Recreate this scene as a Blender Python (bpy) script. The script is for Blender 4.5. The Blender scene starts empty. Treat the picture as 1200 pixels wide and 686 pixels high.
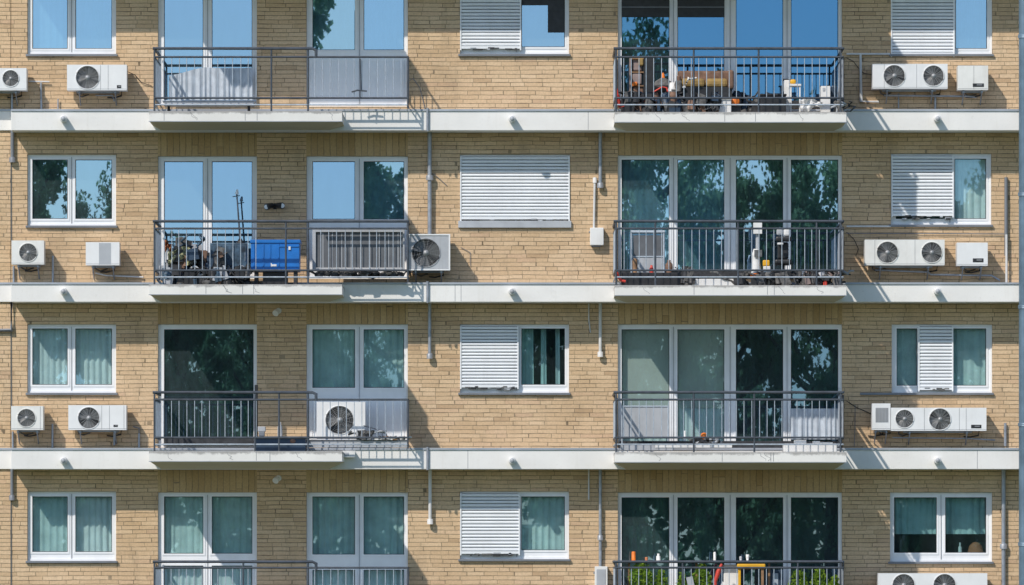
import bpy, bmesh, math, random
import numpy as np
from mathutils import Vector, Matrix
random.seed(7)
rng = np.random.default_rng(11)
C = bpy.context.scene.collection
L = 110.0            # camera distance from the facade (long lens)
S = 70.0             # survey scale: drawing units per metre on the wall plane
HOR = 650.0          # eye level in survey units
CZ = 4.0             # eye height above ground
TX, TZ = 0.75, 1.15  # sun: shift right / drop per unit of depth
D = lambda u: u / S
def WX(px, d=0.0): return (px - 600) / S * (L - d) / L
def WZ(py, d=0.0): return CZ + (HOR - py) / S * (L - d) / L
def P(px, py, d=0.0): return Vector((WX(px, d), -d, WZ(py, d)))
FD = D(42)           # floor band projection
BD = D(130)          # balcony slab projection

# ---------------------------------------------------------------- materials
def nd(nt, t, **kw):
    n = nt.nodes.new(t)
    for k, v in kw.items():
        if k == 'inp':
            for a, b in v.items(): n.inputs[a].default_value = b
        else: setattr(n, k, v)
    return n
def new_mat(name):
    m = bpy.data.materials.new(name); m.use_nodes = True
    nt = m.node_tree; nt.nodes.clear()
    out = nd(nt, 'ShaderNodeOutputMaterial')
    return m, nt, out
def mathn(nt, op, a, b=None, c=None):
    n = nd(nt, 'ShaderNodeMath', operation=op)
    for i, v in enumerate((a, b, c)):
        if v is None: continue
        if isinstance(v, (int, float)): n.inputs[i].default_value = v
        else: nt.links.new(v, n.inputs[i])
    return n.outputs[0]
def ramp(nt, fac, stops, interp='LINEAR'):
    n = nd(nt, 'ShaderNodeValToRGB'); cr = n.color_ramp; cr.interpolation = interp
    while len(cr.elements) < len(stops): cr.elements.new(0.5)
    for e, (p, c) in zip(cr.elements, stops):
        e.position = p; e.color = (*c, 1) if len(c) == 3 else c
    nt.links.new(fac, n.inputs[0]); return n.outputs[0]
def mixc(nt, fac, a, b, mode='MIX'):
    n = nd(nt, 'ShaderNodeMix', data_type='RGBA', blend_type=mode)
    for s, v in ((n.inputs['Factor'], fac), (n.inputs['A'], a), (n.inputs['B'], b)):
        if isinstance(v, (int, float)): s.default_value = v
        elif isinstance(v, tuple): s.default_value = (*v, 1) if len(v) == 3 else v
        else: nt.links.new(v, s)
    return n.outputs['Result']
def noise(nt, vec, scale, detail=3, rough=0.55):
    n = nd(nt, 'ShaderNodeTexNoise', inp={'Scale': scale, 'Detail': detail, 'Roughness': rough})
    if vec is not None: nt.links.new(vec, n.inputs['Vector'])
    return n.outputs['Fac']
def scaled(nt, vec, sx, sy, sz):
    n = nd(nt, 'ShaderNodeVectorMath', operation='MULTIPLY'); nt.links.new(vec, n.inputs[0])
    n.inputs[1].default_value = (sx, sy, sz); return n.outputs[0]

def paint(name, col, rough=0.5, metal=0.0, var=0.12, scale=3.0, dirt=0.0, dirtcol=(0.12, 0.10, 0.08), spec=0.5, bump=0.0):
    m, nt, out = new_mat(name)
    b = nd(nt, 'ShaderNodeBsdfPrincipled'); g = nd(nt, 'ShaderNodeNewGeometry')
    pos = g.outputs['Position']
    n1 = noise(nt, pos, scale, 4)
    lo = tuple(c * (1 - var) for c in col); hi = tuple(min(1, c * (1 + var)) for c in col)
    c = ramp(nt, n1, [(0.3, lo), (0.7, hi)])
    if dirt > 0:
        n2 = noise(nt, scaled(nt, pos, 9, 9, 1.2), 1.0, 5, 0.65)
        f = ramp(nt, n2, [(0.48, (0, 0, 0)), (0.8, (dirt,) * 3)])
        c = mixc(nt, f, c, dirtcol)
    nt.links.new(c, b.inputs['Base Color'])
    b.inputs['Roughness'].default_value = rough; b.inputs['Metallic'].default_value = metal
    b.inputs['Specular IOR Level'].default_value = spec
    if bump > 0:
        bp = nd(nt, 'ShaderNodeBump', inp={'Strength': bump, 'Distance': 0.01})
        nt.links.new(noise(nt, pos, 45, 3), bp.inputs['Height']); nt.links.new(bp.outputs[0], b.inputs['Normal'])
    nt.links.new(b.outputs[0], out.inputs[0])
    return m

def brick_mat(name, vertical=False):
    m, nt, out = new_mat(name)
    b = nd(nt, 'ShaderNodeBsdfPrincipled', inp={'Roughness': 0.9, 'Specular IOR Level': 0.2})
    g = nd(nt, 'ShaderNodeNewGeometry'); pos = g.outputs['Position']
    sep = nd(nt, 'ShaderNodeSeparateXYZ'); nt.links.new(pos, sep.inputs[0])
    X, Y, Z = sep.outputs
    X = mathn(nt, 'ADD', X, Y)                         # reveals turn the corner
    U, V = (Z, X) if vertical else (X, Z)
    h, ln = (0.105, 1.3) if vertical else (0.070, 0.29)
    w1 = noise(nt, scaled(nt, pos, 1.1, 1, 2.6), 1.0, 2)
    w2 = noise(nt, pos, 9.0, 2)
    V2 = mathn(nt, 'ADD', V, mathn(nt, 'MULTIPLY', mathn(nt, 'SUBTRACT', w1, 0.5), 0.035))
    V2 = mathn(nt, 'ADD', V2, mathn(nt, 'MULTIPLY', mathn(nt, 'SUBTRACT', w2, 0.5), 0.012))
    v = mathn(nt, 'DIVIDE', V2, h)
    row = mathn(nt, 'FLOOR', v); fv = mathn(nt, 'FRACT', v)
    wn = nd(nt, 'ShaderNodeTexWhiteNoise', noise_dimensions='1D'); nt.links.new(row, wn.inputs['W'])
    rr = wn.outputs['Value']
    u = mathn(nt, 'ADD', mathn(nt, 'DIVIDE', U, ln), mathn(nt, 'MULTIPLY', rr, 17.3))
    cv = nd(nt, 'ShaderNodeCombineXYZ')
    nt.links.new(mathn(nt, 'MULTIPLY', u, 0.9), cv.inputs[0]); nt.links.new(mathn(nt, 'MULTIPLY', row, 3.7), cv.inputs[1])
    u2 = mathn(nt, 'ADD', u, mathn(nt, 'MULTIPLY', noise(nt, cv.outputs[0], 1.0, 1), 1.5))
    col = mathn(nt, 'FLOOR', u2); fu = mathn(nt, 'FRACT', u2)
    cc = nd(nt, 'ShaderNodeCombineXYZ'); nt.links.new(col, cc.inputs[0]); nt.links.new(row, cc.inputs[1])
    wb = nd(nt, 'ShaderNodeTexWhiteNoise', noise_dimensions='2D'); nt.links.new(cc.outputs[0], wb.inputs['Vector'])
    rb = wb.outputs['Value']
    ev = mathn(nt, 'MULTIPLY', mathn(nt, 'MINIMUM', fv, mathn(nt, 'SUBTRACT', 1.0, fv)), h)
    eu = mathn(nt, 'MULTIPLY', mathn(nt, 'MINIMUM', fu, mathn(nt, 'SUBTRACT', 1.0, fu)), ln)
    # joint width wanders, in places it closes up
    wj = noise(nt, scaled(nt, pos, 2.2, 1, 6.0), 1.6, 3, 0.7)
    wid = nd(nt, 'ShaderNodeMapRange', inp={'From Min': 0.36, 'From Max': 0.66, 'To Min': 0.0028, 'To Max': 0.0085}); nt.links.new(wj, wid.inputs[0])
    wv = wid.outputs[0]
    e = mathn(nt, 'MINIMUM', ev, mathn(nt, 'MULTIPLY', eu, 1.1))
    mk = mathn(nt, 'SUBTRACT', 1.0, mathn(nt, 'DIVIDE', e, wv)); mk = nd_clamp(nt, mathn(nt, 'MULTIPLY', mk, 2.2))
    if vertical:
        base = ramp(nt, rb, [(0.0, (0.50, 0.35, 0.18)), (0.35, (0.57, 0.41, 0.22)), (0.7, (0.62, 0.455, 0.255)), (1.0, (0.53, 0.375, 0.20))])
    else:
        base = ramp(nt, rb, [(0.0, (0.56, 0.40, 0.245)), (0.04, (0.64, 0.47, 0.29)), (0.3, (0.685, 0.505, 0.315)), (0.6, (0.71, 0.53, 0.335)),
                             (0.9, (0.745, 0.565, 0.365)), (0.97, (0.67, 0.48, 0.31)), (1.0, (0.60, 0.435, 0.28))])
    n1 = noise(nt, pos, 0.7, 4)
    base = mixc(nt, 1.0, base, ramp(nt, n1, [(0.3, (0.88, 0.84, 0.81)), (0.7, (1.03, 1.01, 1.03))]), 'MULTIPLY')
    n2 = noise(nt, pos, 28, 4, 0.7)
    base = mixc(nt, 1.0, base, ramp(nt, n2, [(0.25, (0.80,) * 3), (0.7, (1.08,) * 3)]), 'MULTIPLY')
    n3 = noise(nt, scaled(nt, pos, 1.0, 1, 0.35), 2.3, 5, 0.7)
    base = mixc(nt, ramp(nt, n3, [(0.52, (0, 0, 0)), (0.78, (0.5,) * 3)]), base, (0.30, 0.23, 0.155))
    jc = ramp(nt, noise(nt, pos, 3.0, 3), [(0.35, (0.17, 0.13, 0.085)), (0.65, (0.38, 0.29, 0.19))])
    c = mixc(nt, mathn(nt, 'MULTIPLY', mk, 0.92), base, jc)
    nt.links.new(c, b.inputs['Base Color'])
    hgt = mathn(nt, 'ADD', mathn(nt, 'MULTIPLY', mk, -1.0), mathn(nt, 'MULTIPLY', n2, 0.7))
    hgt = mathn(nt, 'ADD', hgt, mathn(nt, 'MULTIPLY', rb, 0.7))
    bp = nd(nt, 'ShaderNodeBump', inp={'Strength': 0.8, 'Distance': 0.008}); nt.links.new(hgt, bp.inputs['Height'])
    nt.links.new(bp.outputs[0], b.inputs['Normal']); nt.links.new(b.outputs[0], out.inputs[0])
    return m
def nd_clamp(nt, v):
    n = nd(nt, 'ShaderNodeClamp'); nt.links.new(v, n.inputs[0]); return n.outputs[0]

def concrete_white(name, base=(0.74, 0.725, 0.69), grime=False, tops=()):
    m, nt, out = new_mat(name)
    b = nd(nt, 'ShaderNodeBsdfPrincipled', inp={'Roughness': 0.75, 'Specular IOR Level': 0.25})
    g = nd(nt, 'ShaderNodeNewGeometry'); pos = g.outputs['Position']
    c = ramp(nt, noise(nt, pos, 1.4, 4), [(0.3, tuple(x * 0.93 for x in base)), (0.7, tuple(min(1, x * 1.04) for x in base))])
    st = noise(nt, scaled(nt, pos, 7, 7, 0.9), 1.0, 5, 0.7)
    c = mixc(nt, ramp(nt, st, [(0.55, (0, 0, 0)), (0.8, (0.20,) * 3)]), c, (0.5, 0.46, 0.38))
    sp = noise(nt, pos, 22, 4, 0.7)
    c = mixc(nt, ramp(nt, sp, [(0.60, (0, 0, 0)), (0.75, (0.25,) * 3)]), c, (0.45, 0.42, 0.37))
    if grime:   # weathering that hangs from the top edge
        tc = nd(nt, 'ShaderNodeTexCoord'); s2 = nd(nt, 'ShaderNodeSeparateXYZ'); nt.links.new(tc.outputs['Generated'], s2.inputs[0])
        edge = mathn(nt, 'ADD', s2.outputs[2], mathn(nt, 'MULTIPLY', mathn(nt, 'SUBTRACT', noise(nt, pos, 5, 5, 0.7), 0.5), 0.55))
        f = ramp(nt, edge, [(0.80, (0, 0, 0)), (0.93, (0.8,) * 3)])
        c = mixc(nt, f, c, (0.30, 0.29, 0.28))
    nt.links.new(c, b.inputs['Base Color'])
    bp = nd(nt, 'ShaderNodeBump', inp={'Strength': 0.35, 'Distance': 0.004}); nt.links.new(sp, bp.inputs['Height'])
    nt.links.new(bp.outputs[0], b.inputs['Normal']); nt.links.new(b.outputs[0], out.inputs[0])
    return m

def glass_mat(name, refl=0.45, tint=(0.42, 0.66, 0.66), gl=(0.62, 0.80, 1.0), wav=0.0, dust_haze=0.05):
    m, nt, out = new_mat(name)
    t = nd(nt, 'ShaderNodeBsdfTransparent', inp={'Color': (*tint, 1)})
    g = nd(nt, 'ShaderNodeBsdfGlossy', inp={'Color': (*gl, 1), 'Roughness': 0.006})  # gloss colour holds the blue of the mirrored sky
    mx = nd(nt, 'ShaderNodeMixShader', inp={'Fac': refl})
    geo = nd(nt, 'ShaderNodeNewGeometry')
    bp = nd(nt, 'ShaderNodeBump', inp={'Strength': 1.0, 'Distance': wav})
    nt.links.new(noise(nt, geo.outputs['Position'], 2.0, 1), bp.inputs['Height'])
    if wav > 0: nt.links.new(bp.outputs[0], g.inputs['Normal'])
    nt.links.new(t.outputs[0], mx.inputs[1]); nt.links.new(g.outputs[0], mx.inputs[2])
    df = nd(nt, 'ShaderNodeBsdfDiffuse', inp={'Color': (0.42, 0.62, 0.68, 1)})  # blue-grey dust veil, its haze put in to lift dark reflections
    m2 = nd(nt, 'ShaderNodeMixShader')
    dn = noise(nt, scaled(nt, geo.outputs['Position'], 6, 6, 1.5), 1.0, 5, 0.7)
    nt.links.new(ramp(nt, dn, [(0.3, (dust_haze * 0.6,) * 3), (0.75, (dust_haze * 1.7,) * 3)]), m2.inputs['Fac'])
    nt.links.new(mx.outputs[0], m2.inputs[1]); nt.links.new(df.outputs[0], m2.inputs[2])
    nt.links.new(m2.outputs[0], out.inputs[0])
    return m

def leaf_mat(name, a, b_, tr=0.35):
    m, nt, out = new_mat(name)
    oi = nd(nt, 'ShaderNodeObjectInfo'); g = nd(nt, 'ShaderNodeNewGeometry')
    c = ramp(nt, noise(nt, g.outputs['Position'], 0.7 if 'tree' in name else 14, 3), [(0.3, a), (0.7, b_)])
    d = nd(nt, 'ShaderNodeBsdfDiffuse'); t = nd(nt, 'ShaderNodeBsdfTranslucent')
    nt.links.new(c, d.inputs[0]); nt.links.new(c, t.inputs[0])
    mx = nd(nt, 'ShaderNodeMixShader', inp={'Fac': tr})
    nt.links.new(d.outputs[0], mx.inputs[1]); nt.links.new(t.outputs[0], mx.inputs[2]); nt.links.new(mx.outputs[0], out.inputs[0])
    return m

def camo_mat(name):
    m, nt, out = new_mat(name); b = nd(nt, 'ShaderNodeBsdfPrincipled', inp={'Roughness': 0.9}); g = nd(nt, 'ShaderNodeNewGeometry')
    c = ramp(nt, noise(nt, g.outputs['Position'], 11, 2), [(0.3, (0.10, 0.11, 0.06)), (0.45, (0.45, 0.43, 0.24)), (0.55, (0.30, 0.32, 0.18)), (0.62, (0.60, 0.56, 0.38))], 'CONSTANT')
    nt.links.new(c, b.inputs['Base Color']); nt.links.new(b.outputs[0], out.inputs[0]); return m

M = dict(
    brick=brick_mat('tan_brick'), soldier=brick_mat('tan_brick_on_end', True),
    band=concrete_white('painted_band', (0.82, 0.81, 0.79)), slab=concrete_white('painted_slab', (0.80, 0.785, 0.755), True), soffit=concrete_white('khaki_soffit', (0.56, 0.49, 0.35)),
    flash=paint('zinc_flashing', (0.42, 0.45, 0.50), 0.5, 0.3),
    upvc=paint('white_window_plastic', (0.86, 0.875, 0.90), 0.35, var=0.04, dirt=0.05),
    gasket=paint('gasket_rubber', (0.03, 0.035, 0.04), 0.7),
    sill=paint('grey_sill', (0.20, 0.215, 0.24), 0.5, 0.2), sill_light=paint('pale_sill', (0.45, 0.47, 0.50), 0.5, 0.2),
    rail=paint('dark_rail_paint', (0.060, 0.072, 0.092), 0.45, 0.0, var=0.3, scale=8),
    bar=paint('galvanised_bar', (0.42, 0.48, 0.55), 0.5, 0.15, var=0.2, scale=12),
    slat=paint('aluminium_slat', (0.80, 0.83, 0.87), 0.45, 0.0, var=0.05, scale=2, dirt=0.08),
    slatgap=paint('slat_gap', (0.03, 0.032, 0.036), 0.8),
    acw=paint('white_appliance_paint', (0.80, 0.81, 0.82), 0.4, var=0.04, scale=4, dirt=0.10, dirtcol=(0.36, 0.32, 0.26)),
    acy=paint('aged_appliance_paint', (0.78, 0.78, 0.755), 0.5, var=0.06, scale=4, dirt=0.22, dirtcol=(0.34, 0.27, 0.18)),
    acg=paint('grey_appliance_paint', (0.42, 0.44, 0.47), 0.5, var=0.1, dirt=0.3),
    fan=paint('fan_grey', (0.13, 0.135, 0.14), 0.4, var=0.35, scale=20), pale=paint('pale_cavity', (0.20, 0.205, 0.21), 0.7, var=0.4, scale=18), dark=paint('dark_cavity', (0.035, 0.037, 0.042), 0.8, var=0.4, scale=15),
    wire=paint('guard_wire', (0.36, 0.37, 0.38), 0.4, 0.2), seam=paint('panel_seam', (0.28, 0.29, 0.31), 0.7),
    galv=paint('galvanised_pipe', (0.36, 0.39, 0.44), 0.45, 0.5, var=0.2, scale=9, dirt=0.2),
    pipew=paint('pale_conduit', (0.66, 0.66, 0.66), 0.5, var=0.1, dirt=0.2), pipeb=paint('bluegrey_downpipe', (0.13, 0.20, 0.27), 0.4, 0.2, var=0.25, scale=3),
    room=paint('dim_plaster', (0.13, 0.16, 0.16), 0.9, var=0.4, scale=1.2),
    net=paint('net_curtain', (0.84, 0.88, 0.86), 0.9, var=0.10, scale=5), grn=paint('green_curtain', (0.66, 0.78, 0.75), 0.9, var=0.15, scale=4),
    drk=paint('dark_curtain', (0.10, 0.17, 0.16), 0.9, var=0.2), grey=paint('grey_drape', (0.46, 0.51, 0.57), 0.9, var=0.15, scale=8),
    blind=paint('grey_roller_blind', (0.66, 0.62, 0.55), 0.9, var=0.06, scale=1.5), black=paint('black_plastic', (0.02, 0.021, 0.024), 0.5, var=0.4, scale=12),
    blue=paint('blue_plastic', (0.015, 0.16, 0.52), 0.38, var=0.12, scale=4, dirt=0.08), navy=paint('navy_plastic', (0.025, 0.05, 0.09), 0.5, var=0.3),
    steelblue=paint('worn_steel_blue', (0.055, 0.10, 0.15), 0.5, 0.1, var=0.7, scale=9, dirt=0.5, dirtcol=(0.02, 0.02, 0.02)),
    brown=paint('brown_cover', (0.20, 0.12, 0.085), 0.9, var=0.35, scale=9), tan=paint('ochre_cushion', (0.33, 0.22, 0.08), 0.9, var=0.25, scale=10),
    wood=paint('old_wood', (0.26, 0.15, 0.08), 0.7, var=0.4, scale=6), mauve=paint('faded_cloth', (0.28, 0.22, 0.21), 0.9, var=0.3, scale=6),
    red=paint('red_rubber', (0.62, 0.06, 0.04), 0.5, var=0.2), orange=paint('orange_plastic', (0.80, 0.20, 0.02), 0.5), yellow=paint('yellow_paint', (0.80, 0.43, 0.02), 0.5, var=0.15),
    white=paint('white_enamel', (0.78, 0.78, 0.77), 0.45, var=0.07, dirt=0.12), grit=paint('grey_junk', (0.11, 0.11, 0.11), 0.8, var=0.7, scale=14, dirt=0.4),
    terracotta=paint('terracotta', (0.45, 0.17, 0.08), 0.8, var=0.2), camo=camo_mat('camouflage_cloth'),
    screen=paint('grey_slatted_screen', (0.12, 0.13, 0.145), 0.7, var=0.2, scale=4), bark=paint('bark', (0.09, 0.07, 0.05), 0.9, var=0.4, scale=5),
    leaf=leaf_mat('tree_leaves', (0.10, 0.20, 0.11), (0.32, 0.50, 0.26), 0.6), leaf2=leaf_mat('plant_leaves', (0.10, 0.22, 0.03), (0.34, 0.48, 0.07), 0.45),
    grass=paint('grass', (0.06, 0.10, 0.03), 0.9, var=0.5, scale=0.4), asphalt=paint('asphalt', (0.05, 0.05, 0.052), 0.9, var=0.2, scale=2),
)
GL = {
    'sky': glass_mat('reflective_glass', 0.60, (0.40, 0.62, 0.72), (0.40, 0.61, 0.90), 0.00006),
    'deep': glass_mat('deep_sky_tint_glass', 0.58, (0.26, 0.46, 0.62), (0.13, 0.34, 0.66), 0.00006, 0.03),  # deeper sky blue put into the reflection colour
    'tree': glass_mat('tree_glass', 0.58, (0.42, 0.66, 0.78), (0.44, 0.68, 0.98), 0.00006),
    'soft': glass_mat('curtained_glass', 0.24, (0.76, 0.89, 0.90), (0.42, 0.70, 1.0), 0.00006),
    'dim': glass_mat('unlit_glass', 0.14, (0.55, 0.72, 0.74), (0.38, 0.62, 0.95), 0.00006, 0.02),
    'dark': glass_mat('dim_glass', 0.34, (0.30, 0.46, 0.48), (0.38, 0.64, 0.95), 0.00006),
}

# ---------------------------------------------------------------- mesh building
class MB:
    def __init__(s): s.v = []; s.f = []; s.m = []; s.mats = []; s.smooth = []
    def slot(s, mat):
        if mat not in s.mats: s.mats.append(mat)
        return s.mats.index(mat)
    def add(s, vs, fs, mat, smooth=False):
        o = len(s.v); s.v += [tuple(v) for v in vs]; k = s.slot(mat)
        for f in fs: s.f.append([i + o for i in f]); s.m.append(k); s.smooth.append(smooth)
    def box(s, x0, x1, y0, y1, z0, z1, mat):
        if x0 > x1: x0, x1 = x1, x0
        if y0 > y1: y0, y1 = y1, y0
        if z0 > z1: z0, z1 = z1, z0
        v = [(x, y, z) for x in (x0, x1) for y in (y0, y1) for z in (z0, z1)]
        s.add(v, [(0, 1, 3, 2), (4, 6, 7, 5), (0, 4, 5, 1), (2, 3, 7, 6), (0, 2, 6, 4), (1, 5, 7, 3)], mat)
    def pbox(s, px0, py0, px1, py1, d0, d1, mat):      # surveyed box: outline measured at its front face d1
        s.box(WX(px0, d1), WX(px1, d1), -d0, -d1, WZ(py1, d1), WZ(py0, d1), mat)
    def tube(s, pts, r, mat, n=8, caps=True):
        pts = [Vector(p) for p in pts]; rings = []
        for i, p in enumerate(pts):
            a = pts[max(0, i - 1)]; b = pts[min(len(pts) - 1, i + 1)]
            t = (b - a).normalized(); up = Vector((0, 0, 1)) if abs(t.z) < 0.9 else Vector((1, 0, 0))
            u = t.cross(up).normalized(); w = t.cross(u).normalized()
            rr = r[i] if isinstance(r, (list, tuple)) else r
            k = 1.0
            if 0 < i < len(pts) - 1:
                c = (pts[i] - a).normalized().dot((b - pts[i]).normalized()); k = 1 / max(0.6, math.sqrt(max(0.05, (1 + c) / 2)))
            rings.append([p + (u * math.cos(2 * math.pi * j / n) + w * math.sin(2 * math.pi * j / n)) * rr * k for j in range(n)])
        vs = [v for q in rings for v in q]; fs = []
        for i in range(len(rings) - 1):
            for j in range(n): fs.append((i * n + j, i * n + (j + 1) % n, (i + 1) * n + (j + 1) % n, (i + 1) * n + j))
        s.add(vs, fs, mat, True)
        if caps: s.add(rings[0], [tuple(range(n))], mat); s.add(rings[-1], [tuple(reversed(range(n)))], mat)
    def lathe(s, c, prof, mat, n=20, axis='z', sx=1, sy=1):
        vs = []; 
        for r, z in prof:
            for j in range(n):
                a = 2 * math.pi * j / n; p = (r * math.cos(a) * sx, r * math.sin(a) * sy, z)
                if axis == 'y': p = (p[0], -p[2], p[1])
                if axis == 'x': p = (p[2], p[0], p[1])
                vs.append((c[0] + p[0], c[1] + p[1], c[2] + p[2]))
        fs = [(i * n + j, i * n + (j + 1) % n, (i + 1) * n + (j + 1) % n, (i + 1) * n + j) for i in range(len(prof) - 1) for j in range(n)]
        fs += [tuple(range(n)), tuple((len(prof) - 1) * n + j for j in range(n))]
        s.add(vs, fs, mat, True)
    def plate(s, x0, x1, z0, z1, holes, yf, yb, mat, ends=True):
        xs = sorted({x0, x1, *[v for h in holes for v in h[:2] if x0 < v < x1]}); zs = sorted({z0, z1, *[v for h in holes for v in h[2:] if z0 < v < z1]})
        def solid(i, j):
            if not (0 <= i < len(xs) - 1 and 0 <= j < len(zs) - 1): return False
            cx = (xs[i] + xs[i + 1]) / 2; cz = (zs[j] + zs[j + 1]) / 2
            return not any(h[0] < cx < h[1] and h[2] < cz < h[3] for h in holes)
        for i in range(len(xs) - 1):
            for j in range(len(zs) - 1):
                if not solid(i, j): continue
                a, b, c, d = xs[i], xs[i + 1], zs[j], zs[j + 1]
                s.add([(a, yf, c), (b, yf, c), (b, yf, d), (a, yf, d)], [(0, 1, 2, 3)], mat)
                s.add([(a, yb, c), (b, yb, c), (b, yb, d), (a, yb, d)], [(3, 2, 1, 0)], mat)
                if not solid(i - 1, j): s.add([(a, yf, c), (a, yf, d), (a, yb, d), (a, yb, c)], [(0, 1, 2, 3)], mat)
                if not solid(i + 1, j): s.add([(b, yf, c), (b, yb, c), (b, yb, d), (b, yf, d)], [(0, 1, 2, 3)], mat)
                if not solid(i, j - 1): s.add([(a, yf, c), (a, yb, c), (b, yb, c), (b, yf, c)], [(0, 1, 2, 3)], mat)
                if not solid(i, j + 1): s.add([(a, yf, d), (b, yf, d), (b, yb, d), (a, yb, d)], [(0, 1, 2, 3)], mat)
    def build(s, name, parent=None, bevel=0, merge=False, base=False):
        me = bpy.data.meshes.new(name)
        V = np.array(s.v, dtype=float); c = (V.min(0) + V.max(0)) / 2
        if base: c[2] = V[:, 2].min()
        me.from_pydata((V - c).tolist(), [], s.f)
        for m in s.mats: me.materials.append(m)
        me.polygons.foreach_set('material_index', s.m); me.polygons.foreach_set('use_smooth', s.smooth)
        if merge:
            bm = bmesh.new(); bm.from_mesh(me); bmesh.ops.remove_doubles(bm, verts=bm.verts, dist=1e-5)
            bmesh.ops.recalc_face_normals(bm, faces=bm.faces); bm.to_mesh(me); bm.free()
        me.update()
        o = bpy.data.objects.new(name, me); C.objects.link(o)
        o['_w'] = 0; WP[o.name] = Vector(c); del o['_w']
        if parent is not None: o.parent = parent; o.location = Vector(c) - WP[parent.name]
        else: o.location = c
        if bevel:
            b = o.modifiers.new('bevel', 'BEVEL'); b.width = bevel; b.segments = 2; b.limit_method = 'ANGLE'; b.angle_limit = math.radians(40)
        return o
WP = {}
def empty(name, loc):
    o = bpy.data.objects.new(name, None); C.objects.link(o); o.location = loc; WP[o.name] = Vector(loc); o.empty_display_size = 0.2
    return o
def tag(o, label, cat, group=None, kind=None):
    if label: o['label'] = label
    if cat: o['category'] = cat
    if group: o['group'] = group
    if kind: o['kind'] = kind
    return o

# ---------------------------------------------------------------- the building
bld = tag(empty('apartment_building', (0, 0, 0)), 'tan brick apartment block with white floor bands, balconies and many windows', 'building')
ROWT = {0: 0, 1: 203, 2: 400, 3: 597}      # survey offsets of the storeys
FASC = {1: (129, 153), 2: (332, 354), 3: (526, 550), 4: (723, 747)}
# each window: name, outline, glass columns, glass rows, glass kinds
WINS = []
def W(key, x0, y0, x1, y1, cols, rows, **kw): WINS.append(dict(key=key, o=(x0, y0, x1, y1), cols=cols, rows=rows, **kw))
cA = [(37.5, 79), (88, 131)]
W('A1', 32, -19, 136, 64, cA, [(-13, 57)], g='sky', cur=['net', 'net'])
W('A2', 32, 181, 136, 265, cA, [(187, 256.5)], g='tree', cur=[None, None], sh=[(0, 0), (-130, 10)])
W('A3', 32, 380, 136, 461, cA, [(385, 451)], g='soft', cur=['net', 'net'], sh=[(0, 150), (10, 170)])
W('A4', 32, 576, 136, 658, cA, [(582, 647)], g='soft', cur=['grn', 'net'], sh=[(0, 60), (0, 230)])
cB = [(192, 238), (248, 295.5)]
W('B1', 185, -19, 301, 124, cB, [(-13, 118)], g='sky', cur=[None, None])
W('B2', 185, 183, 301, 327, cB, [(189, 321)], g='sky', cur=[None, None], sh=[(0, 165), (0, 165)])
W('B3', 185, 380, 301, 525, [(192, 297)], [(386, 521)], g='dark', cur=[None], sh=[(40, -10)])
W('B4', 185, 577, 301, 722, cB, [(582, 649), (663, 716)], g='soft', cur=['grn', 'grn'], sh=[(0, 60), (0, 100)])
cC = [(366, 416), (426, 473.5)]
W('C1', 359, -19, 478, 125, cC, [(-13, 58.5)], g='sky', cur=['net', 'net'], sh=[(545, -170), (0, 0)], panel=True)
W('C2', 359, 183, 478, 327, cC, [(189, 257)], g='sky', gs=['sky', 'tree'], cur=[None, 'net'], sh=[(0, 165), (-75, 0)], panel=True)
W('C3', 359, 380, 478, 525, cC, [(386, 454.5)], g='soft', cur=['grn', 'grn'], sh=[(0, 0), (0, 60)], panel=True)
W('C4', 359, 577, 478, 722, cC, [(582, 650), (668, 716)], g='soft', cur=['grn', 'grn'], sh=[(-30, 90), (0, 0)])
cD = [(545, 600), (611, 662)]
W('D1', 539, -19, 667, 64, cD, [(-13, 55)], g='sky', cur=[None, None], shut=(540, 610, 54))
W('D2', 539, 181, 668, 265, cD, [(187, 256)], g='tree', cur=[None, None], shut=(540, 667, 254))
W('D3', 539, 380, 667, 461, cD, [(385, 451)], g='dim', cur=[None, 'stripes'], shut=(540, 607, 451), sh=[(0, 0), (0, -60)])
W('D4', 539, 576, 667, 656, cD, [(582, 645)], g='soft', cur=['grn', 'grn'], shut=(540, 608.5, 646), sh=[(0, 0), (0, -60)])
cE = [(728.5, 784.5), (794, 849), (862.5, 918), (927, 982.5)]
W('E1', 724, -19, 987, 125, cE, [(-13, 119)], g='sky', gs=['deep', 'deep', 'deep', 'deep'], cur=[None] * 4, sh=[(20, -130), (0, 0), (0, 0), (0, 0)])
W('E2', 724, 182, 987, 327, cE, [(187, 321)], g='tree', gs=['tree', 'tree', 'tree', 'tree'], cur=['net', 'net', None, None], sh=[(30, 45), (-60, 60), (0, 30), (-50, 60)])
W('E3', 724, 380, 987, 525, cE, [(386, 520)], g='dark', cur=['blind', 'blind', None, None], gs=['soft', 'soft', 'dark', 'dark'], sh=[(0, -90), (0, -90), (0, 140), (0, 150)])
W('E4', 724, 577, 987, 722, cE, [(583, 716)], g='dark', cur=['drk', 'drkpart', None, None], sh=[(0, 0), (0, 20), (0, 30), (0, 0)])
W('F1', 1044, -19, 1163, 64, [(1050, 1108), (1120, 1157)], [(-13, 57)], g='sky', cur=[None, 'net'], shut=(1045, 1118, 62))
W('F2', 1044, 180, 1162, 264, [(1050, 1108), (1119, 1156)], [(186, 256.5)], g='soft', cur=[None, 'net'], shut=(1045.5, 1117, 250), sh=[(0, 0), (-60, 45)])
W('F3', 1045, 380, 1163, 461, [(1051, 1075), (1082, 1110), (1117, 1156)], [(385, 452)], g='soft', cur=['grn', None, 'grn'], shut=(1077, 1116.5, 454))
W('F4', 1043, 577, 1163, 659, [(1048, 1098), (1108, 1156)], [(583, 648)], g='dim', cur=['grn', 'grn'], sh=[(0, -60), (0, -60)], sheer=True)

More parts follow.
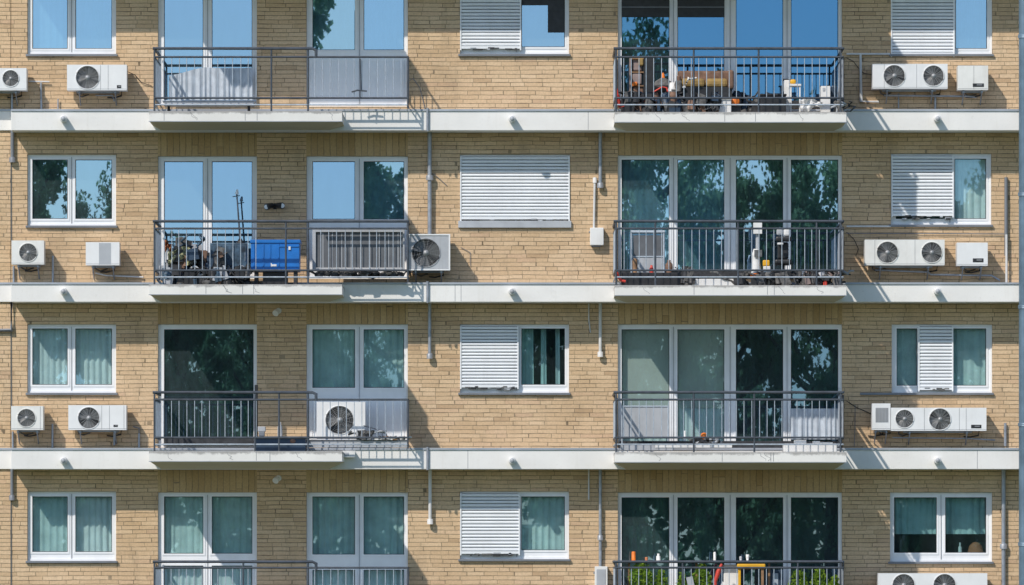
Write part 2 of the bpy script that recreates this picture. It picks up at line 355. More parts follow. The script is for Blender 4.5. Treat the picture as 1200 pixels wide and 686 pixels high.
def wall_holes():
    hs = []
    for w in WINS:
        x0, y0, x1, y1 = w['o']; k = w['key']
        if k[0] in 'BCE':
            top = {'1': -46, '2': 153, '3': 354, '4': 550}[k[1]]
            hs.append((WX(x0 if k[0] != 'B' else x0), WX(x1), WZ(y1), WZ(top)))
        else: hs.append((WX(x0), WX(x1), WZ(y1), WZ(y0)))
    return hs
mb = MB(); ZTOP = WZ(-260)
mb.plate(WX(13), WX(1330), 0.0, ZTOP, wall_holes(), 0.0, 0.30, M['brick']); mb.build('brick_wall', bld)
mb = MB(); mb.plate(WX(-260), WX(12.4), 0.0, ZTOP, [], -0.012, 0.30, M['brick']); mb.build('brick_pier', bld)
mb = MB(); mb.box(WX(12.4), WX(13), 0.02, 0.3, 0, ZTOP, M['dark']); mb.build('movement_joint', bld)
for w in WINS:
    k = w['key']
    if k[0] in 'BCE':
        x0, y0, x1, y1 = w['o']; top = {'1': -46, '2': 153, '3': 354, '4': 550}[k[1]]
        mb = MB(); mb.box(WX(x0), WX(x1), 0.0, 0.29, WZ(y0), WZ(top), M['soldier']); mb.build('lintel_course', bld)

# floor bands
def band(y0, y1, d, seams):
    mb = MB(); x0, x1 = WX(13, d), WX(1330, d); za, zb = WZ(y1, d), WZ(y0, d)
    mb.box(x0, x1, 0.0, -d, za, zb - 0.02, M['band'])
    mb.box(WX(-260), x0 - 0.002, -0.013, -0.05, WZ(y1, .05), WZ(y0, .05) - 0.02, M['band'])
    o = mb.build('floor_band', bld, bevel=0.006)
    mb = MB(); mb.box(x0, x1, 0, -d - 0.02, zb - 0.02, zb + 0.012, M['flash']); mb.box(WX(-260), x0 - 0.002, -0.013, -0.07, WZ(y0, .05) - 0.02, WZ(y0, .05) + 0.012, M['flash'])
    mb.build('flashing', o)
    mb = MB()
    for sx in seams: mb.box(WX(sx, d), WX(sx, d) + 0.008, -d + 0.002, -d - 0.0015, za + 0.01, zb - 0.03, M['seam'])
    if seams: mb.build('band_joint', o)
band(-72, -46, D(68), [])  # out of view, made deeper so its shadow reaches the top storey
band(*FASC[1], FD, [689]); band(*FASC[2], FD, [533, 540]); band(*FASC[3], FD, [548, 1145]); band(*FASC[4], FD, [])
for fy in (140, 342, 540):
    for i, px in enumerate((75, 600, 1098)):
        mb = MB(); c = P(px, fy, FD)
        mb.lathe((c.x, -FD + 0.003, c.z), [(0.058, 0), (0.062, 0.06), (0.060, 0.20), (0.045, 0.21)], M['white'], 18, 'y')
        mb.lathe((c.x, -FD - 0.209, c.z), [(0.040, 0), (0.038, 0.006)], M['acg'], 14, 'y')
        mb.build('overflow_spout', bld)

# ---- windows
def pleated(mb, x0, x1, z0, z1, y, mat, amp=0.035, per=0.11, seed=0, topf=None):
    n = max(8, int((x1 - x0) / 0.014)); r = random.Random(seed); ph = r.random() * 6; xs = []
    top = []; bot = []
    for i in range(n + 1):
        x = x0 + (x1 - x0) * i / n
        t = x / per * 2 * math.pi
        yy = y + amp * math.sin(t + ph + 1.6 * math.sin(x * 3.1 + ph)) * (0.6 + 0.4 * math.sin(x * 5.3 + ph * 2))
        top.append((x, yy * 1 , topf(x) if topf else z1)); bot.append((x + 0.01 * math.sin(t), yy + 0.01 * math.sin(t * 0.7), z0))
    mb.add(bot + top, [(i, i + 1, n + 2 + i, n + 1 + i) for i in range(n)], mat, True)

def shutter(win, px0, px1, pyt, pyb, closed=False):
    d = 0.035; mb = MB(); x0, x1 = WX(px0, d), WX(px1, d); zt, zb = WZ(pyt, d), WZ(pyb, d)
    mb.box(x0 + 0.004, x1 - 0.004, 0.062, 0.07, zb, zt, M['slatgap'])
    n = max(1, round((zt - zb) / 0.0555)); h = (zt - zb) / n
    
    for i in range(n):
        z = zb + i * h; a = h * 0.90; j = 0.0
        pr = [(0.055, z + 0.002), (0.004, z + 0.003), (-0.012, z + a * 0.15), (-0.018, z + a * 0.5), (-0.010, z + a * 0.88), (0.012, z + a), (0.055, z + a + 0.002)]
        vs = []
        for xx in (x0 + 0.012, x1 - 0.012): vs += [(xx, y + j, zz + (j if xx == x0 + 0.012 else 0)) for y, zz in pr]
        m_ = len(pr); mb.add(vs, [(k, k + 1, m_ + k + 1, m_ + k) for k in range(m_ - 1)] , M['slat'])
    mb.box(x0 + 0.012, x1 - 0.012, -0.022, 0.05, zb - 0.045, zb - 0.002, M['slat'])
    sh = mb.build('roller_shutter', win)
    for xx in (x0 - 0.012, x1 - 0.012): mb = MB(); mb.box(xx, xx + 0.022, -0.026, 0.058, zb - 0.07, zt, M['upvc']); mb.build('guide_rail', win)
    return sh

def make_window(w):
    x0, y0, x1, y1 = w['o']; y = 0.075; k = w['key']
    X0, X1, Z0, Z1 = WX(x0) + 0.002, WX(x1) - 0.002, WZ(y1) + 0.002, WZ(y0) - 0.002
    holes = [(WX(a), WX(b), WZ(r1), WZ(r0)) for a, b in w['cols'] for r0, r1 in w['rows']]
    mb = MB(); mb.plate(X0, X1, Z0, Z1, holes, y, y + 0.075, M['upvc'])
    mb.plate(X0 + 0.001, X1 - 0.001, Z0 + 0.001, Z1 - 0.001, [(X0 + 0.033, X1 - 0.033, Z0 + 0.04, Z1 - 0.033)], y - 0.014, y + 0.002, M['upvc'])
    if w.get('panel'):      # moulded solid lower panel
        pz0, pz1 = WZ(y1 - 10), WZ(w['rows'][0][1] + 11)
        mb.plate(X0 + 0.06, X1 - 0.06, pz0, pz1, [(X0 + 0.10, X1 - 0.10, pz0 + 0.04, pz1 - 0.04)], y - 0.010, y + 0.001, M['upvc'])
    win = mb.build('window', bld, bevel=0.004)
    mb = MB()
    for h in holes:         # sash rims and seals
        e = 0.032; mb.plate(h[0] - e, h[1] + e, h[2] - e, h[3] + e, [h], y - 0.010, y + 0.001, M['upvc'])
        g = 0.010; hh = (h[0] + g, h[1] - g, h[2] + g, h[3] - g)
        mb.plate(h[0] + 0.0005, h[1] - 0.0005, h[2] + 0.0005, h[3] - 0.0005, [hh], y + 0.004, y + 0.03, M['gasket'])
    mb.build('sash', win, bevel=0.003)
    if len(w['cols']) > 1 and k != 'F3':
        for ci in range(len(w['cols']) - 1):
            hx = (w['cols'][ci][1] + w['cols'][ci + 1][0]) / 2; zc = WZ((w['rows'][0][0] + w['rows'][0][1]) / 2 + 6)
            mb = MB(); mb.box(WX(hx) - 0.0035, WX(hx) + 0.0035, y - 0.0145, y - 0.002, Z0 + 0.04, Z1 - 0.04, M['seam']); mb.build('meeting_joint', win)
    for ci, (a, b) in enumerate(w['cols']):
        for ri, (r0, r1) in enumerate(w['rows']):
            h = (WX(a) + 0.003, WX(b) - 0.003, WZ(r1) + 0.003, WZ(r0) - 0.003)
            sx, sy = (w.get('sh') or [(0, 0)] * 9)[ci]
            sx += random.uniform(-4, 4); sy += random.uniform(-3, 3)
            # each pane is tilted by set amounts that choose what it mirrors, plus slight jitter
            tx = sx / S / L * 0.5; tz = -sy / S / L * 0.5
            cx, cz = (h[0] + h[1]) / 2, (h[2] + h[3]) / 2; yy = y + 0.018
            q = [(px_, yy + (px_ - cx) * -tx + (pz_ - cz) * -tz, pz_) for px_, pz_ in ((h[0], h[2]), (h[1], h[2]), (h[1], h[3]), (h[0], h[3]))]
            mb = MB(); kind = (w.get('gs') or [w['g']] * 9)[ci]
            mb.add(q, [(0, 1, 2, 3)], GL[kind]); mb.build('pane', win)
            cu = w['cur'][ci]
            if cu is None: continue
            if ri == 1: cu = 'net'
            mb = MB(); seed = hash(k) % 97 + ci * 7
            seed = sum(map(ord, k)) + ci * 13 + ri
            if cu == 'drapelow':
                if ci == 0: tf = lambda x: WZ(90 - (x - WX(192)) / (WX(238) - WX(192)) * 10)
                else: tf = lambda x: WZ(80)
                mb = MB(); pleated(mb, h[0] + 0.01, h[1] - 0.01, h[2] - 0.02, 0, y + 0.07, M['grey'], 0.02, 0.08, seed, tf); mb.build('drape', win)
            elif cu == 'grey_low': pleated(mb, h[0], h[1], h[2], WZ(477), y + 0.06, M['grey'], 0.02, 0.10, seed); mb.build('drape', win)
            elif cu == 'blind':
                mb.box(h[0] - 0.05, h[1] + 0.05, y + 0.13, y + 0.135, WZ(478), h[3] + 0.05, M['blind']); mb.build('roller_blind', win)
                mb = MB(); pleated(mb, h[0], h[1], h[2], WZ(478), y + 0.16, M['net'], 0.02, 0.12, seed); mb.build('drape', win)
            elif cu == 'stripes':
                for a0, b0, mm in ((610, 625, 'grn'), (634, 640, 'grn'), (651, 656, 'net')):
                    pleated(mb, WX(a0), WX(b0), h[2] - 0.05, h[3] + 0.05, y + 0.20, M[mm], 0.02, 0.07, seed)
                mb.build('curtain', win)
            elif cu == 'drkpart':
                pleated(mb, WX(815), WX(840), h[2] - 0.05, h[3] + 0.05, y + 0.25, M['drk'], 0.03, 0.12, seed); mb.build('curtain', win)
            elif w.get('sheer'):
                pleated(mb, h[0] - 0.03, h[1] + 0.03, WZ(626), h[3] + 0.05, y + 0.2, M['grn'], 0.03, 0.10, seed); mb.build('curtain', win)
            else: pleated(mb, h[0] - 0.04, h[1] + 0.04, h[2] - 0.05, h[3] + 0.05, y + 0.15, M[cu], 0.020, 0.11, seed); mb.build('curtain', win)
    # room behind
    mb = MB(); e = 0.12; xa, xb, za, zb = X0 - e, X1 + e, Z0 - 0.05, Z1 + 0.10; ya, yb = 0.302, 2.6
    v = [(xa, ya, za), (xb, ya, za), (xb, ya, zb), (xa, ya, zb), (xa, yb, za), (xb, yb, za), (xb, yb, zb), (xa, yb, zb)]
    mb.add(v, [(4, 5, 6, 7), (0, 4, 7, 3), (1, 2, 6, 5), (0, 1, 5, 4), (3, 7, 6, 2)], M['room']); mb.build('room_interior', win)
    if k[0] in 'ADF':
        mb = MB(); lx0 = x0 - 2 if k != 'F3' else 1008
        full = k == 'D2'
        mb.pbox(lx0, y1 - 0.6 if not full else y1 - 6, x1 + 1.5, y1 + 2.0, -0.07, 0.055, M['sill'] if not full else M['sill_light']); mb.build('sill', win, bevel=0.004)
    if w.get('shut'):
        a, b, yb_ = w['shut']; shutter(win, a, b, y0 + 2.5, yb_)
    return win
wins = {w['key']: make_window(w) for w in WINS}
# torn, dirty lower edges under some shutters
def rag(win, px0, px1, py0, py1, n, seed):
    r = random.Random(seed); mb = MB()
    for i in range(n):
        x = r.uniform(px0, px1); l = r.uniform(2, 9); yy = r.uniform(py0, py1)
        mb.pbox(x, yy, min(px1, x + l), yy + r.uniform(0.7, 2.2), -0.03, 0.012 + r.uniform(0, 0.02), r.choice([M['grit'], M['dark'], M['sill_light'], M['dark']]))
    mb.build('bottom_seal', win)
rag(wins['D1'], 546, 606, 55.5, 58, 14, 1); rag(wins['D3'], 541, 603, 452.5, 456, 20, 2); rag(wins['D4'], 541, 604, 647.5, 651, 22, 3)
rag(wins['F2'], 1052, 1114, 252, 256, 20, 4); rag(wins['F3'], 1079, 1113, 454.5, 456, 10, 5); rag(wins['D2'], 541, 664, 256, 259, 22, 6)
mb = MB(); mb.pbox(728.5, -12, 784.5, 20, -0.07, -0.045, M['black']); mb.pbox(794, -12, 849, 20, -0.07, -0.045, M['black'])
mb.pbox(728.5, 8, 784.5, 9, -0.07, -0.035, M['sill']); mb.pbox(794, 8, 849, 9, -0.07, -0.035, M['sill']); mb.build('blind_and_dark_reflection', wins['E1'])
mb = MB(); mb.pbox(642, -12, 661.5, 38, -0.07, -0.05, M['black']); mb.pbox(611.5, -12, 642, 6, -0.07, -0.05, M['black']); mb.build('blind_and_dark_reflection', wins['D1'])  # black panels paint a dark building reflection over this pane

# ---- balconies
def balcony(px0, px1, T, fy1, seams):
    d = BD; mb = MB(); th = 11.5
    x0, x1 = WX(px0, d), WX(px1, d); zt = WZ(T, d); zb = WZ(T + th, d)
    zw = WZ(fy1, FD) + 0.004; ins = D(14)
    w0, w1 = WX(px0 + 14, FD), WX(px1 - 15, FD); ow0, ow1 = WX(px0, FD), WX(px1, FD)
    f = -FD + 0.0; y = -d
    v = [(x0, y, zb), (x1, y, zb), (x1, y, zt), (x0, y, zt), (x0, f, zb), (x1, f, zb), (x1, f, zt), (x0, f, zt), (w0, f, zw), (w1, f, zw)]
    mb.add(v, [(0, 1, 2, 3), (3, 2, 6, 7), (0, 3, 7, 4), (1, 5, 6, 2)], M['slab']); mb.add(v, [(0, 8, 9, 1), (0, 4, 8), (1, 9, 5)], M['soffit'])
    zi = WZ(FASC[1][0], 0)
    mb.box(x0, x1, 0.0, -FD - 0.022, zt - 0.05, max(zt, WZ(0,0)*0 + zt), M['slab'])
    o = mb.build('balcony', bld, bevel=0.005)
    mb = MB()
    for s_ in seams: mb.box(WX(s_, d), WX(s_, d) + 0.009, y + 0.002, y - 0.0015, zb + 0.006, zt - 0.004, M['seam'])
    if seams: mb.build('slab_joint', o)
    rc = random.Random(int(px0 + T))
    for q in range(3):
        cx_ = rc.uniform(px0 + 10, px1 - 10); pts = [Vector((WX(cx_ + i * rc.uniform(0.6, 2.2), d), y - 0.0005, zt - 0.01 - (zt - zb - 0.03) * i / 5)) for i in range(6)]
        mb = MB(); mb.tube(pts, 0.0028, M['seam'], 4, False); mb.build('hairline_crack', o)
    # dark drip edge
    mb = MB(); mb.box(x0 - 0.004, x1 + 0.004, y - 0.004, y + 0.03, zb - 0.012, zb - 0.002, M['flash']); mb.build('drip_edge', o)
    return o
def railing(slab, T, px0, px1, posts, bars, tops, mid, low, bot, d=None, ret=(True, True), curl=False, topr=0.024, retd=0.0, sub=None):
    d = d or BD - 0.06; mb = MB(); R, G = M['rail'], M['bar']
    if tops is not None:
        pts = [P(px0 - 2, tops, d), P(px1, tops, d)]
        if curl:
            c = P(px1 + 2, tops, d); pts = [P(px0 - 2, tops, d), P(px1 - 1, tops, d), c + Vector((0.02, 0, -0.03)), c + Vector((0.02, 0, -0.14))]
        mb.tube(pts, topr, R, 10)
    zt = tops if tops is not None else mid
    mb.tube([P(px0, mid, d), P(px1, mid, d)], 0.017, R); mb.tube([P(px0, low, d), P(px1, low, d)], 0.017, R)
    mb.tube([P(px0, bot, d), P(px1, bot, d)], 0.012, G)
    for p in posts: mb.tube([P(p, zt, d), P(p, T + 1, d)], 0.016, R)
    for b in bars: mb.tube([P(b, mid, d), P(b, low, d)], 0.0072, G, 6)
    for side, px in zip(ret, (px0, px1)):
        if not side: continue
        for yy, r, m_ in ((zt, topr if tops is not None else 0.017, R), (mid, 0.015, R), (low, 0.015, R), (bot, 0.012, G)):
            a = P(px, yy, d); mb.tube([a, (a.x, -retd, a.z)], r, m_)
        a = P(px, mid, d); b_ = P(px, low, d); n = max(2, int(d / 0.125))
        for i in range(1, n): mb.tube([(a.x, -d * i / n, a.z), (a.x, -d * i / n, b_.z)], 0.008, G, 6)
        a = P(px, zt, 0.05); mb.tube([(a.x, -0.05, P(px, zt, d).z), (a.x, -0.05, P(px, low, d).z)], 0.014, R)
    return mb.build('railing', slab)
def fr(a, b, step): 
    n = max(1, round((b - a) / step)); return [a + (b - a) * i / n for i in range(n + 1)]
def jit(xs, r): rr = random.Random(r); return [x + rr.uniform(-0.5, 0.5) for x in xs]
LB = {}; RB = {}
spec = {1: (130.5, 57, 67, 115, 123), 2: (333.5, 259.5, 268, 317, 325), 3: (529, 460, 468.5, 513, 521), 4: (726, 658.5, 665.5, 712, 720), 0: (-60, -134, -125, -76, -68)}  # last entry: out of view, slab height set for its shadow below
fb = {1: 153, 2: 354, 3: 550, 4: 747, 0: -46}
for r, (T, tp, md, lw, bt) in spec.items():
    LB[r] = balcony(174.5, 401, T, fb[r], {1: [192, 287, 301], 2: [241, 284, 297], 3: [300, 316], 4: [], 0: []}[r])
    posts = {1: [181, 318, 361], 2: [181, 335, 361], 3: [181, 299, 327, 361], 4: [181, 285, 361], 0: [181, 361]}[r]
    bars = jit(fr(192, 300, 8.9), r) + jit(fr(361, 368, 8.9)[:1], r)
    if r == 2:
        railing(LB[r], T, 181, 372, posts, bars, tp, md, lw, bt, ret=(True, False))
        railing(LB[r], T - 4, 372, 478, [478], jit(fr(376, 470, 9.1), 9), tp, md, lw, bt, d=0.92, ret=(False, True))
    else:
        if r: railing(LB[r], T, 181, 367, posts, bars, tp, md, lw, bt, ret=(True, False), curl=True)
        if r: railing(LB[r], T - 4, 361, 478, [361, 478], jit(fr(369, 470, 8.9), r + 40), None, md, lw, bt, d=0.92, ret=(False, True))
    RB[r] = balcony(720.5, 992, T + 1, fb[r] + 1, {1: [849, 885], 2: [813, 899, 907], 3: [846, 903, 906], 4: [], 0: []}[r])
    if r: railing(RB[r], T + 1, 721, 988, {1: [722, 813, 889, 985], 2: [722, 768, 865, 957, 985], 3: [722, 813, 884, 985], 4: [722, 800, 935, 985], 0: [722, 985]}[r],
            jit(fr(731, 978, 8.95), r + 60), tp, md, lw, bt, ret=(True, True))

    if r:
        mb = MB(); a = P(988, md, BD - 0.06); b_ = P(988, lw, BD - 0.06); mb.box(a.x - 0.004, a.x + 0.004, -0.05, -BD + 0.08, b_.z + 0.01, a.z - 0.01, M['acg']); mb.build('side_panel', RB[r])  # edge-on panel, added for the solid shadow it casts to the right
    if r == 3:
        mb = MB(); a = P(478, md, .92); b_ = P(478, lw, .92); mb.box(a.x - 0.004, a.x + 0.004, -0.05, -0.90, b_.z, a.z, M['upvc']); mb.build('side_panel', LB[r])  # unseen edge-on panel, added to shade the brick beside the railing
for k_, y_ in (('E1', 118), ('E2', 318), ('E3', 517), ('B3', 513)):
    mb = MB(); mb.pbox(726 if k_ != 'B3' else 192, y_, 985 if k_ != 'B3' else 297, y_ + 9, -0.07, 0.10, M['dark']); mb.build('threshold', wins[k_])
# ---- fixed pipework of the house
def pipe(name, pts, r, mat, ends=None, caps=True):
    mb = MB(); mb.tube([P(*p) for p in pts], r, mat, 10)
    if ends:
        for e in ends:
            c = P(*e); mb.lathe((c.x, c.y, c.z - 0.05), [(r * 1.7, 0), (r * 1.7, 0.08), (r * 1.1, 0.09)], mat, 12)
    return mb.build(name, bld)
pipe('drainpipe', [(503.5, 153, 0.08), (503.5, 278, 0.08)], 0.036, M['galv'], [(503.5, 208, 0.08)])
pipe('drainpipe', [(503.5, 354, 0.08), (503.5, 418, 0.08)], 0.030, M['galv'], [(503.5, 417, 0.08)])
pipe('drainpipe', [(504, 550, 0.08), (504, 612, 0.08)], 0.030, M['pipew'], [(504, 611, 0.08)])
for a, b in ((129, 153), (332, 354), (526, 550)):
    pipe('drainpipe', [(501, a - 2, FD + 0.03), (501, b + 1, FD + 0.03)], 0.022, M['galv'])
pipe('drainpipe', [(703.5, 153, 0.07), (703.5, 219, 0.07)], 0.032, M['galv'], [(703.5, 217, 0.07)])
pipe('drainpipe', [(703.5, 354, 0.07), (703.5, 417, 0.07)], 0.028, M['pipew'], [(703.5, 415, 0.07)])
pipe('drainpipe', [(703.5, 550, 0.07), (703.5, 668, 0.07)], 0.028, M['galv'], [(703.5, 630, 0.07)])
pipe('conduit', [(690, 354, 0.03), (690, 374, 0.03), (692, 390, 0.03)], 0.012, M['pipew']); pipe('conduit', [(690, 550, 0.03), (690, 586, 0.03)], 0.014, M['pipew'])
pipe('conduit', [(697, 208, 0.04), (696, 268, 0.05)], 0.020, M['pipew'], [(697, 211, 0.04)])
pipe('drainpipe', [(14.5, 153, 0.06), (14.5, 189, 0.06)], 0.032, M['sill'], [(14.5, 187, 0.06)])
pipe('drainpipe', [(13.5, 354, 0.06), (13.5, 387, 0.06), (-20, 387.5, 0.06)], 0.026, M['sill'])
pipe('drainpipe', [(14, 550, 0.06), (14, 584, 0.06)], 0.028, M['sill'], [(14, 583, 0.06)])
pipe('conduit', [(992, 63.5, 0.04), (1043, 63.5, 0.04)], 0.018, M['pipew']); pipe('conduit', [(1008.5, 63, 0.05), (1009, 119, 0.05), (1030, 119.5, 0.05)], 0.020, M['pipew'])
pipe('conduit', [(992, 265.5, 0.04), (1044, 265.5, 0.04)], 0.016, M['pipew']); pipe('conduit', [(992, 273.5, 0.03), (1178, 274.5, 0.03)], 0.007, M['sill'])
pipe('conduit', [(1179, 208, 0.05), (1179, 300, 0.05)], 0.030, M['sill']); pipe('conduit', [(1179.5, 275, 0.09), (1179.5, 332, 0.09)], 0.020, M['pipew'])
pipe('conduit', [(1178, 496, 0.05), (1178, 523, 0.05)], 0.024, M['galv']); pipe('drainpipe', [(1176, 550, 0.06), (1176, 740, 0.06)], 0.036, M['galv'], [(1176, 640, 0.06)])
mb = MB(); mb.tube([P(1201, -300, 0.8), P(1201, 760, 0.8)], 0.10, M['pipeb'], 20)
for yy in (45, 230, 362, 500, 640): 
    c = P(1201, yy, 0.8); mb.lathe((c.x, c.y, c.z), [(0.112, 0), (0.114, 0.03), (0.112, 0.06)], M['pipeb'], 20); mb.box(c.x - 0.015, c.x + 0.015, c.y, 0, c.z + 0.02, c.z + 0.045, M['pipeb'])
o = mb.build('rainwater_downpipe', bld)
# thin vertical cracks / hairline joints on the wall at left
for a, b in ((189, 282), (388, 476), (584, 700)):
    pipe('conduit', [(13.0, a, 0.012), (13.3, b, 0.012)], 0.006, M['sill'])

# ---------------------------------------------------------------- air conditioners
def ac(label, x0, y0, x1, y1, fans=(), seams=(), grille=None, disp=None, dep=0.46, back=0.10, bracket=True, cap=None, group='air conditioner units on the brick wall', frame=False, body='acw', tone='dark'):
    d = dep; X0, X1, Z0, Z1 = WX(x0, d), WX(x1, d), WZ(y1, d), WZ(y0, d)
    root = empty('air_conditioner', ((X0 + X1) / 2, -(d + back) / 2, Z0)); tag(root, label, 'air conditioner', group)
    m_ = M[body]; mb = MB(); yf, yb = -d, -back
    cuts = []
    for (cx, cy, r) in fans:
        c = P(cx, cy, d); R = min(r / S, (Z1 - Z0) / 2 - 0.012); cz = min(max(c.z, Z0 + R + 0.008), Z1 - R - 0.008)
        cuts.append((c.x, cz, R))
    xs = [X0]; segs = []
    for cx, cz, R in cuts:
        a, b = max(X0, cx - R - 0.02), min(X1, cx + R + 0.02)
        if a > xs[-1]: segs.append((xs[-1], a, None))
        segs.append((a, b, (cx, cz, R))); xs.append(b)
    if xs[-1] < X1: segs.append((xs[-1], X1, None))
    N = 48
    for a, b, cut in segs:
        if cut is None: mb.add([(a, yf, Z0), (b, yf, Z0), (b, yf, Z1), (a, yf, Z1)], [(0, 1, 2, 3)], m_); continue
        cx, cz, R = cut; inner = []; outer = []; angs = sorted([2 * math.pi * i / N for i in range(N)] + [math.atan2(z - cz, x - cx) % (2 * math.pi) for x in (a, b) for z in (Z0, Z1)])
        for t in angs:
            c_, s_ = math.cos(t), math.sin(t)
            ks = []
            if abs(c_) > 1e-6: ks.append(((b if c_ > 0 else a) - cx) / c_)
            if abs(s_) > 1e-6: ks.append(((Z1 if s_ > 0 else Z0) - cz) / s_)
            k = min(ks); outer.append((cx + c_ * k, yf, cz + s_ * k)); inner.append((cx + c_ * R, yf, cz + s_ * R))
        n = len(angs); deep = [(p[0], yf + 0.09, p[2]) for p in inner]
        mb.add(inner + outer, [(i, n + i, n + (i + 1) % n, (i + 1) % n) for i in range(n)], m_)
        mb.add(inner + deep, [(i, (i + 1) % n, n + (i + 1) % n, n + i) for i in range(n)], m_, True)
    mb.add([(X0, yb, Z0), (X1, yb, Z0), (X1, yb, Z1), (X0, yb, Z1), (X0, yf, Z0), (X1, yf, Z0), (X1, yf, Z1), (X0, yf, Z1)],
           [(1, 0, 3, 2), (0, 4, 7, 3), (1, 2, 6, 5), (0, 1, 5, 4), (3, 7, 6, 2)], m_)
    if frame:
        mb.plate(X0 - 0.008, X1 + 0.008, Z0 - 0.008, Z1 + 0.008, [(X0 + 0.015, X1 - 0.015, Z0 + 0.015, Z1 - 0.015)], yf - 0.012, yf + 0.03, M['acw'])
    casing = mb.build('casing', root)
    mb = MB()
    for s_ in seams: xx = WX(s_, d); mb.box(xx, xx + 0.006, yf + 0.001, yf - 0.0025, Z0 + 0.008, Z1 - 0.008, M['seam'])
    mb.box(X0 + 0.004, X1 - 0.004, yf + 0.001, yf - 0.002, Z0 + 0.020, Z0 + 0.025, M['seam'])
    mb.build('panel_seam', casing)
    for (cx, cz, R) in cuts:
        mb = MB(); rr = random.Random(int(cx * 100 + cz * 10)); o_ = rr.random() * 6
        mb.lathe((cx, yf + 0.088, cz), [(R, 0), (R, 0.001)], M[tone], 40, 'y')
        mb.lathe((cx, yf + 0.075, cz), [(R * 0.24, 0), (R * 0.24, 0.03), (R * 0.15, 0.04)], M['fan'], 16, 'y')
        for b in range(3):
            t0 = o_ + b * 2.094; vs = []
            for i in range(7):
                t = t0 + i / 6 * 1.35
                for q in (0.2, 0.6, 0.93): vs.append((cx + math.cos(t) * R * q, yf + 0.075 - 0.045 * (i / 6), cz + math.sin(t) * R * q))
            mb.add(vs, [(i * 3 + j, i * 3 + j + 1, i * 3 + j + 4, i * 3 + j + 3) for i in range(6) for j in range(2)], M['fan'], True)
        mb.build('fan', root)
        mb = MB()
        for q in (0.22, 0.34, 0.46, 0.58, 0.70, 0.82, 0.94):
            mb.tube([(cx + math.cos(2 * math.pi * i / 32) * R * q, yf - 0.004, cz + math.sin(2 * math.pi * i / 32) * R * q) for i in range(33)], 0.0022, M['wire'], 4, False)
        for i in range(16):
            t = 2 * math.pi * i / 16 + 0.2; mb.tube([(cx + math.cos(t) * R * 0.2, yf - 0.006, cz + math.sin(t) * R * 0.2), (cx + math.cos(t) * R * 1.01, yf - 0.002, cz + math.sin(t) * R * 1.01)], 0.0022, M['wire'], 4, False)
        mb.lathe((cx, yf - 0.003, cz), [(R * 0.2, 0), (R * 0.2, 0.006)], M['wire'], 14, 'y')
        mb.build('fan_guard', root)
        mb = MB(); mb.tube([(cx + math.cos(2 * math.pi * i / 40) * (R + 0.004), yf - 0.004, cz + math.sin(2 * math.pi * i / 40) * (R + 0.004)) for i in range(41)], 0.008, m_, 6, False); mb.build('fan_rim', root)
    if grille:
        gx0, gy0, gx1, gy1 = grille; mb = MB(); a, b, z0, z1 = WX(gx0, d), WX(gx1, d), WZ(gy1, d), WZ(gy0, d)
        mb.box(a, b, yf + 0.001, yf - 0.003, z0, z1, M['sill_light'] if x0 < 600 else M['acg'])
        n = 0 if x0 < 600 else int((b - a) / 0.022)
        for i in range(n): mb.box(a + (i + 0.2) * (b - a) / n, a + (i + 0.6) * (b - a) / n, yf - 0.003, yf - 0.010, z0 + 0.005, z1 - 0.005, M['seam'])
        mb.build('vent_grille', root)
    if disp:
        gx0, gy0, gx1, gy1 = disp; mb = MB(); a, b, z0, z1 = WX(gx0, d), WX(gx1, d), WZ(gy1, d), WZ(gy0, d)
        mb.box(a, b, yf + 0.001, yf - 0.004, z0, z1, M['black']); mb.box(a + (b - a) * 0.35, a + (b - a) * 0.85, yf - 0.004, yf - 0.006, z0 + (z1 - z0) * 0.45, z0 + (z1 - z0) * 0.7, M['seam'])
        mb.build('badge', root)
    if bracket:
        mb = MB(); k = D(1)
        for xx in (X0 + (X1 - X0) * 0.2, X0 + (X1 - X0) * 0.8):
            mb.box(xx - 0.015, xx + 0.015, -0.0, yf + 0.05, Z0 - 0.045, Z0 - 0.012, M['galv']); mb.tube([(xx, yf + 0.08, Z0 - 0.04), (xx, -0.01, Z0 - 0.22)], 0.011, M['galv'], 6)
        mb.box(X0 + (X1 - X0) * 0.14, X0 + (X1 - X0) * 0.86, yb - 0.04, yb - 0.08, Z0 - 0.03, Z0 - 0.004, M['galv'])
        mb.build('wall_bracket', root)
        mb = MB(); xx = X1 - 0.05
        mb.tube([(xx - 0.05, yb - 0.05, Z0 + 0.01), (xx - 0.06, yb - 0.03, Z0 - 0.07), (xx - 0.2, -0.03, Z0 - 0.10), (xx - 0.3, -0.02, Z0 - 0.09)], 0.012, M['black'], 6)
        mb.tube([(X0 + 0.14, yb - 0.06, Z0 + 0.01), (X0 + 0.15, yb - 0.03, Z0 - 0.05), (X0 + 0.22, -0.03, Z0 - 0.08), (X0 + 0.34, -0.02, Z0 - 0.04)], 0.010, M['grit'], 6)
        mb.build('hose', root)
    casing.modifiers.new('b', 'BEVEL').width = 0.006
    casing.modifiers['b'].limit_method = 'ANGLE'; casing.modifiers['b'].segments = 2
    return root
ac('single fan air conditioner cut by the left edge, on the top storey', -34, 80, 31, 106, [(12.5, 92, 9.5)], [-8], tone='pale')
ac('wide air conditioner with fan at left under the top left window', 78.5, 76, 148.5, 106, [(102.5, 91, 13.5)], [117.5, 126.5], disp=(137, 100, 142, 103.5), tone='pale')
ac('long white twin fan air conditioner beside the small box at the top right', 1022.5, 75, 1110.5, 104, [(1048, 89, 12.5), (1094, 89, 12)], [1036, 1074])
ac('white fanless air conditioner box at the top right with black badge', 1122.5, 77, 1158, 105.5, [], [1141], disp=(1140, 98, 1153, 102), body='acy')
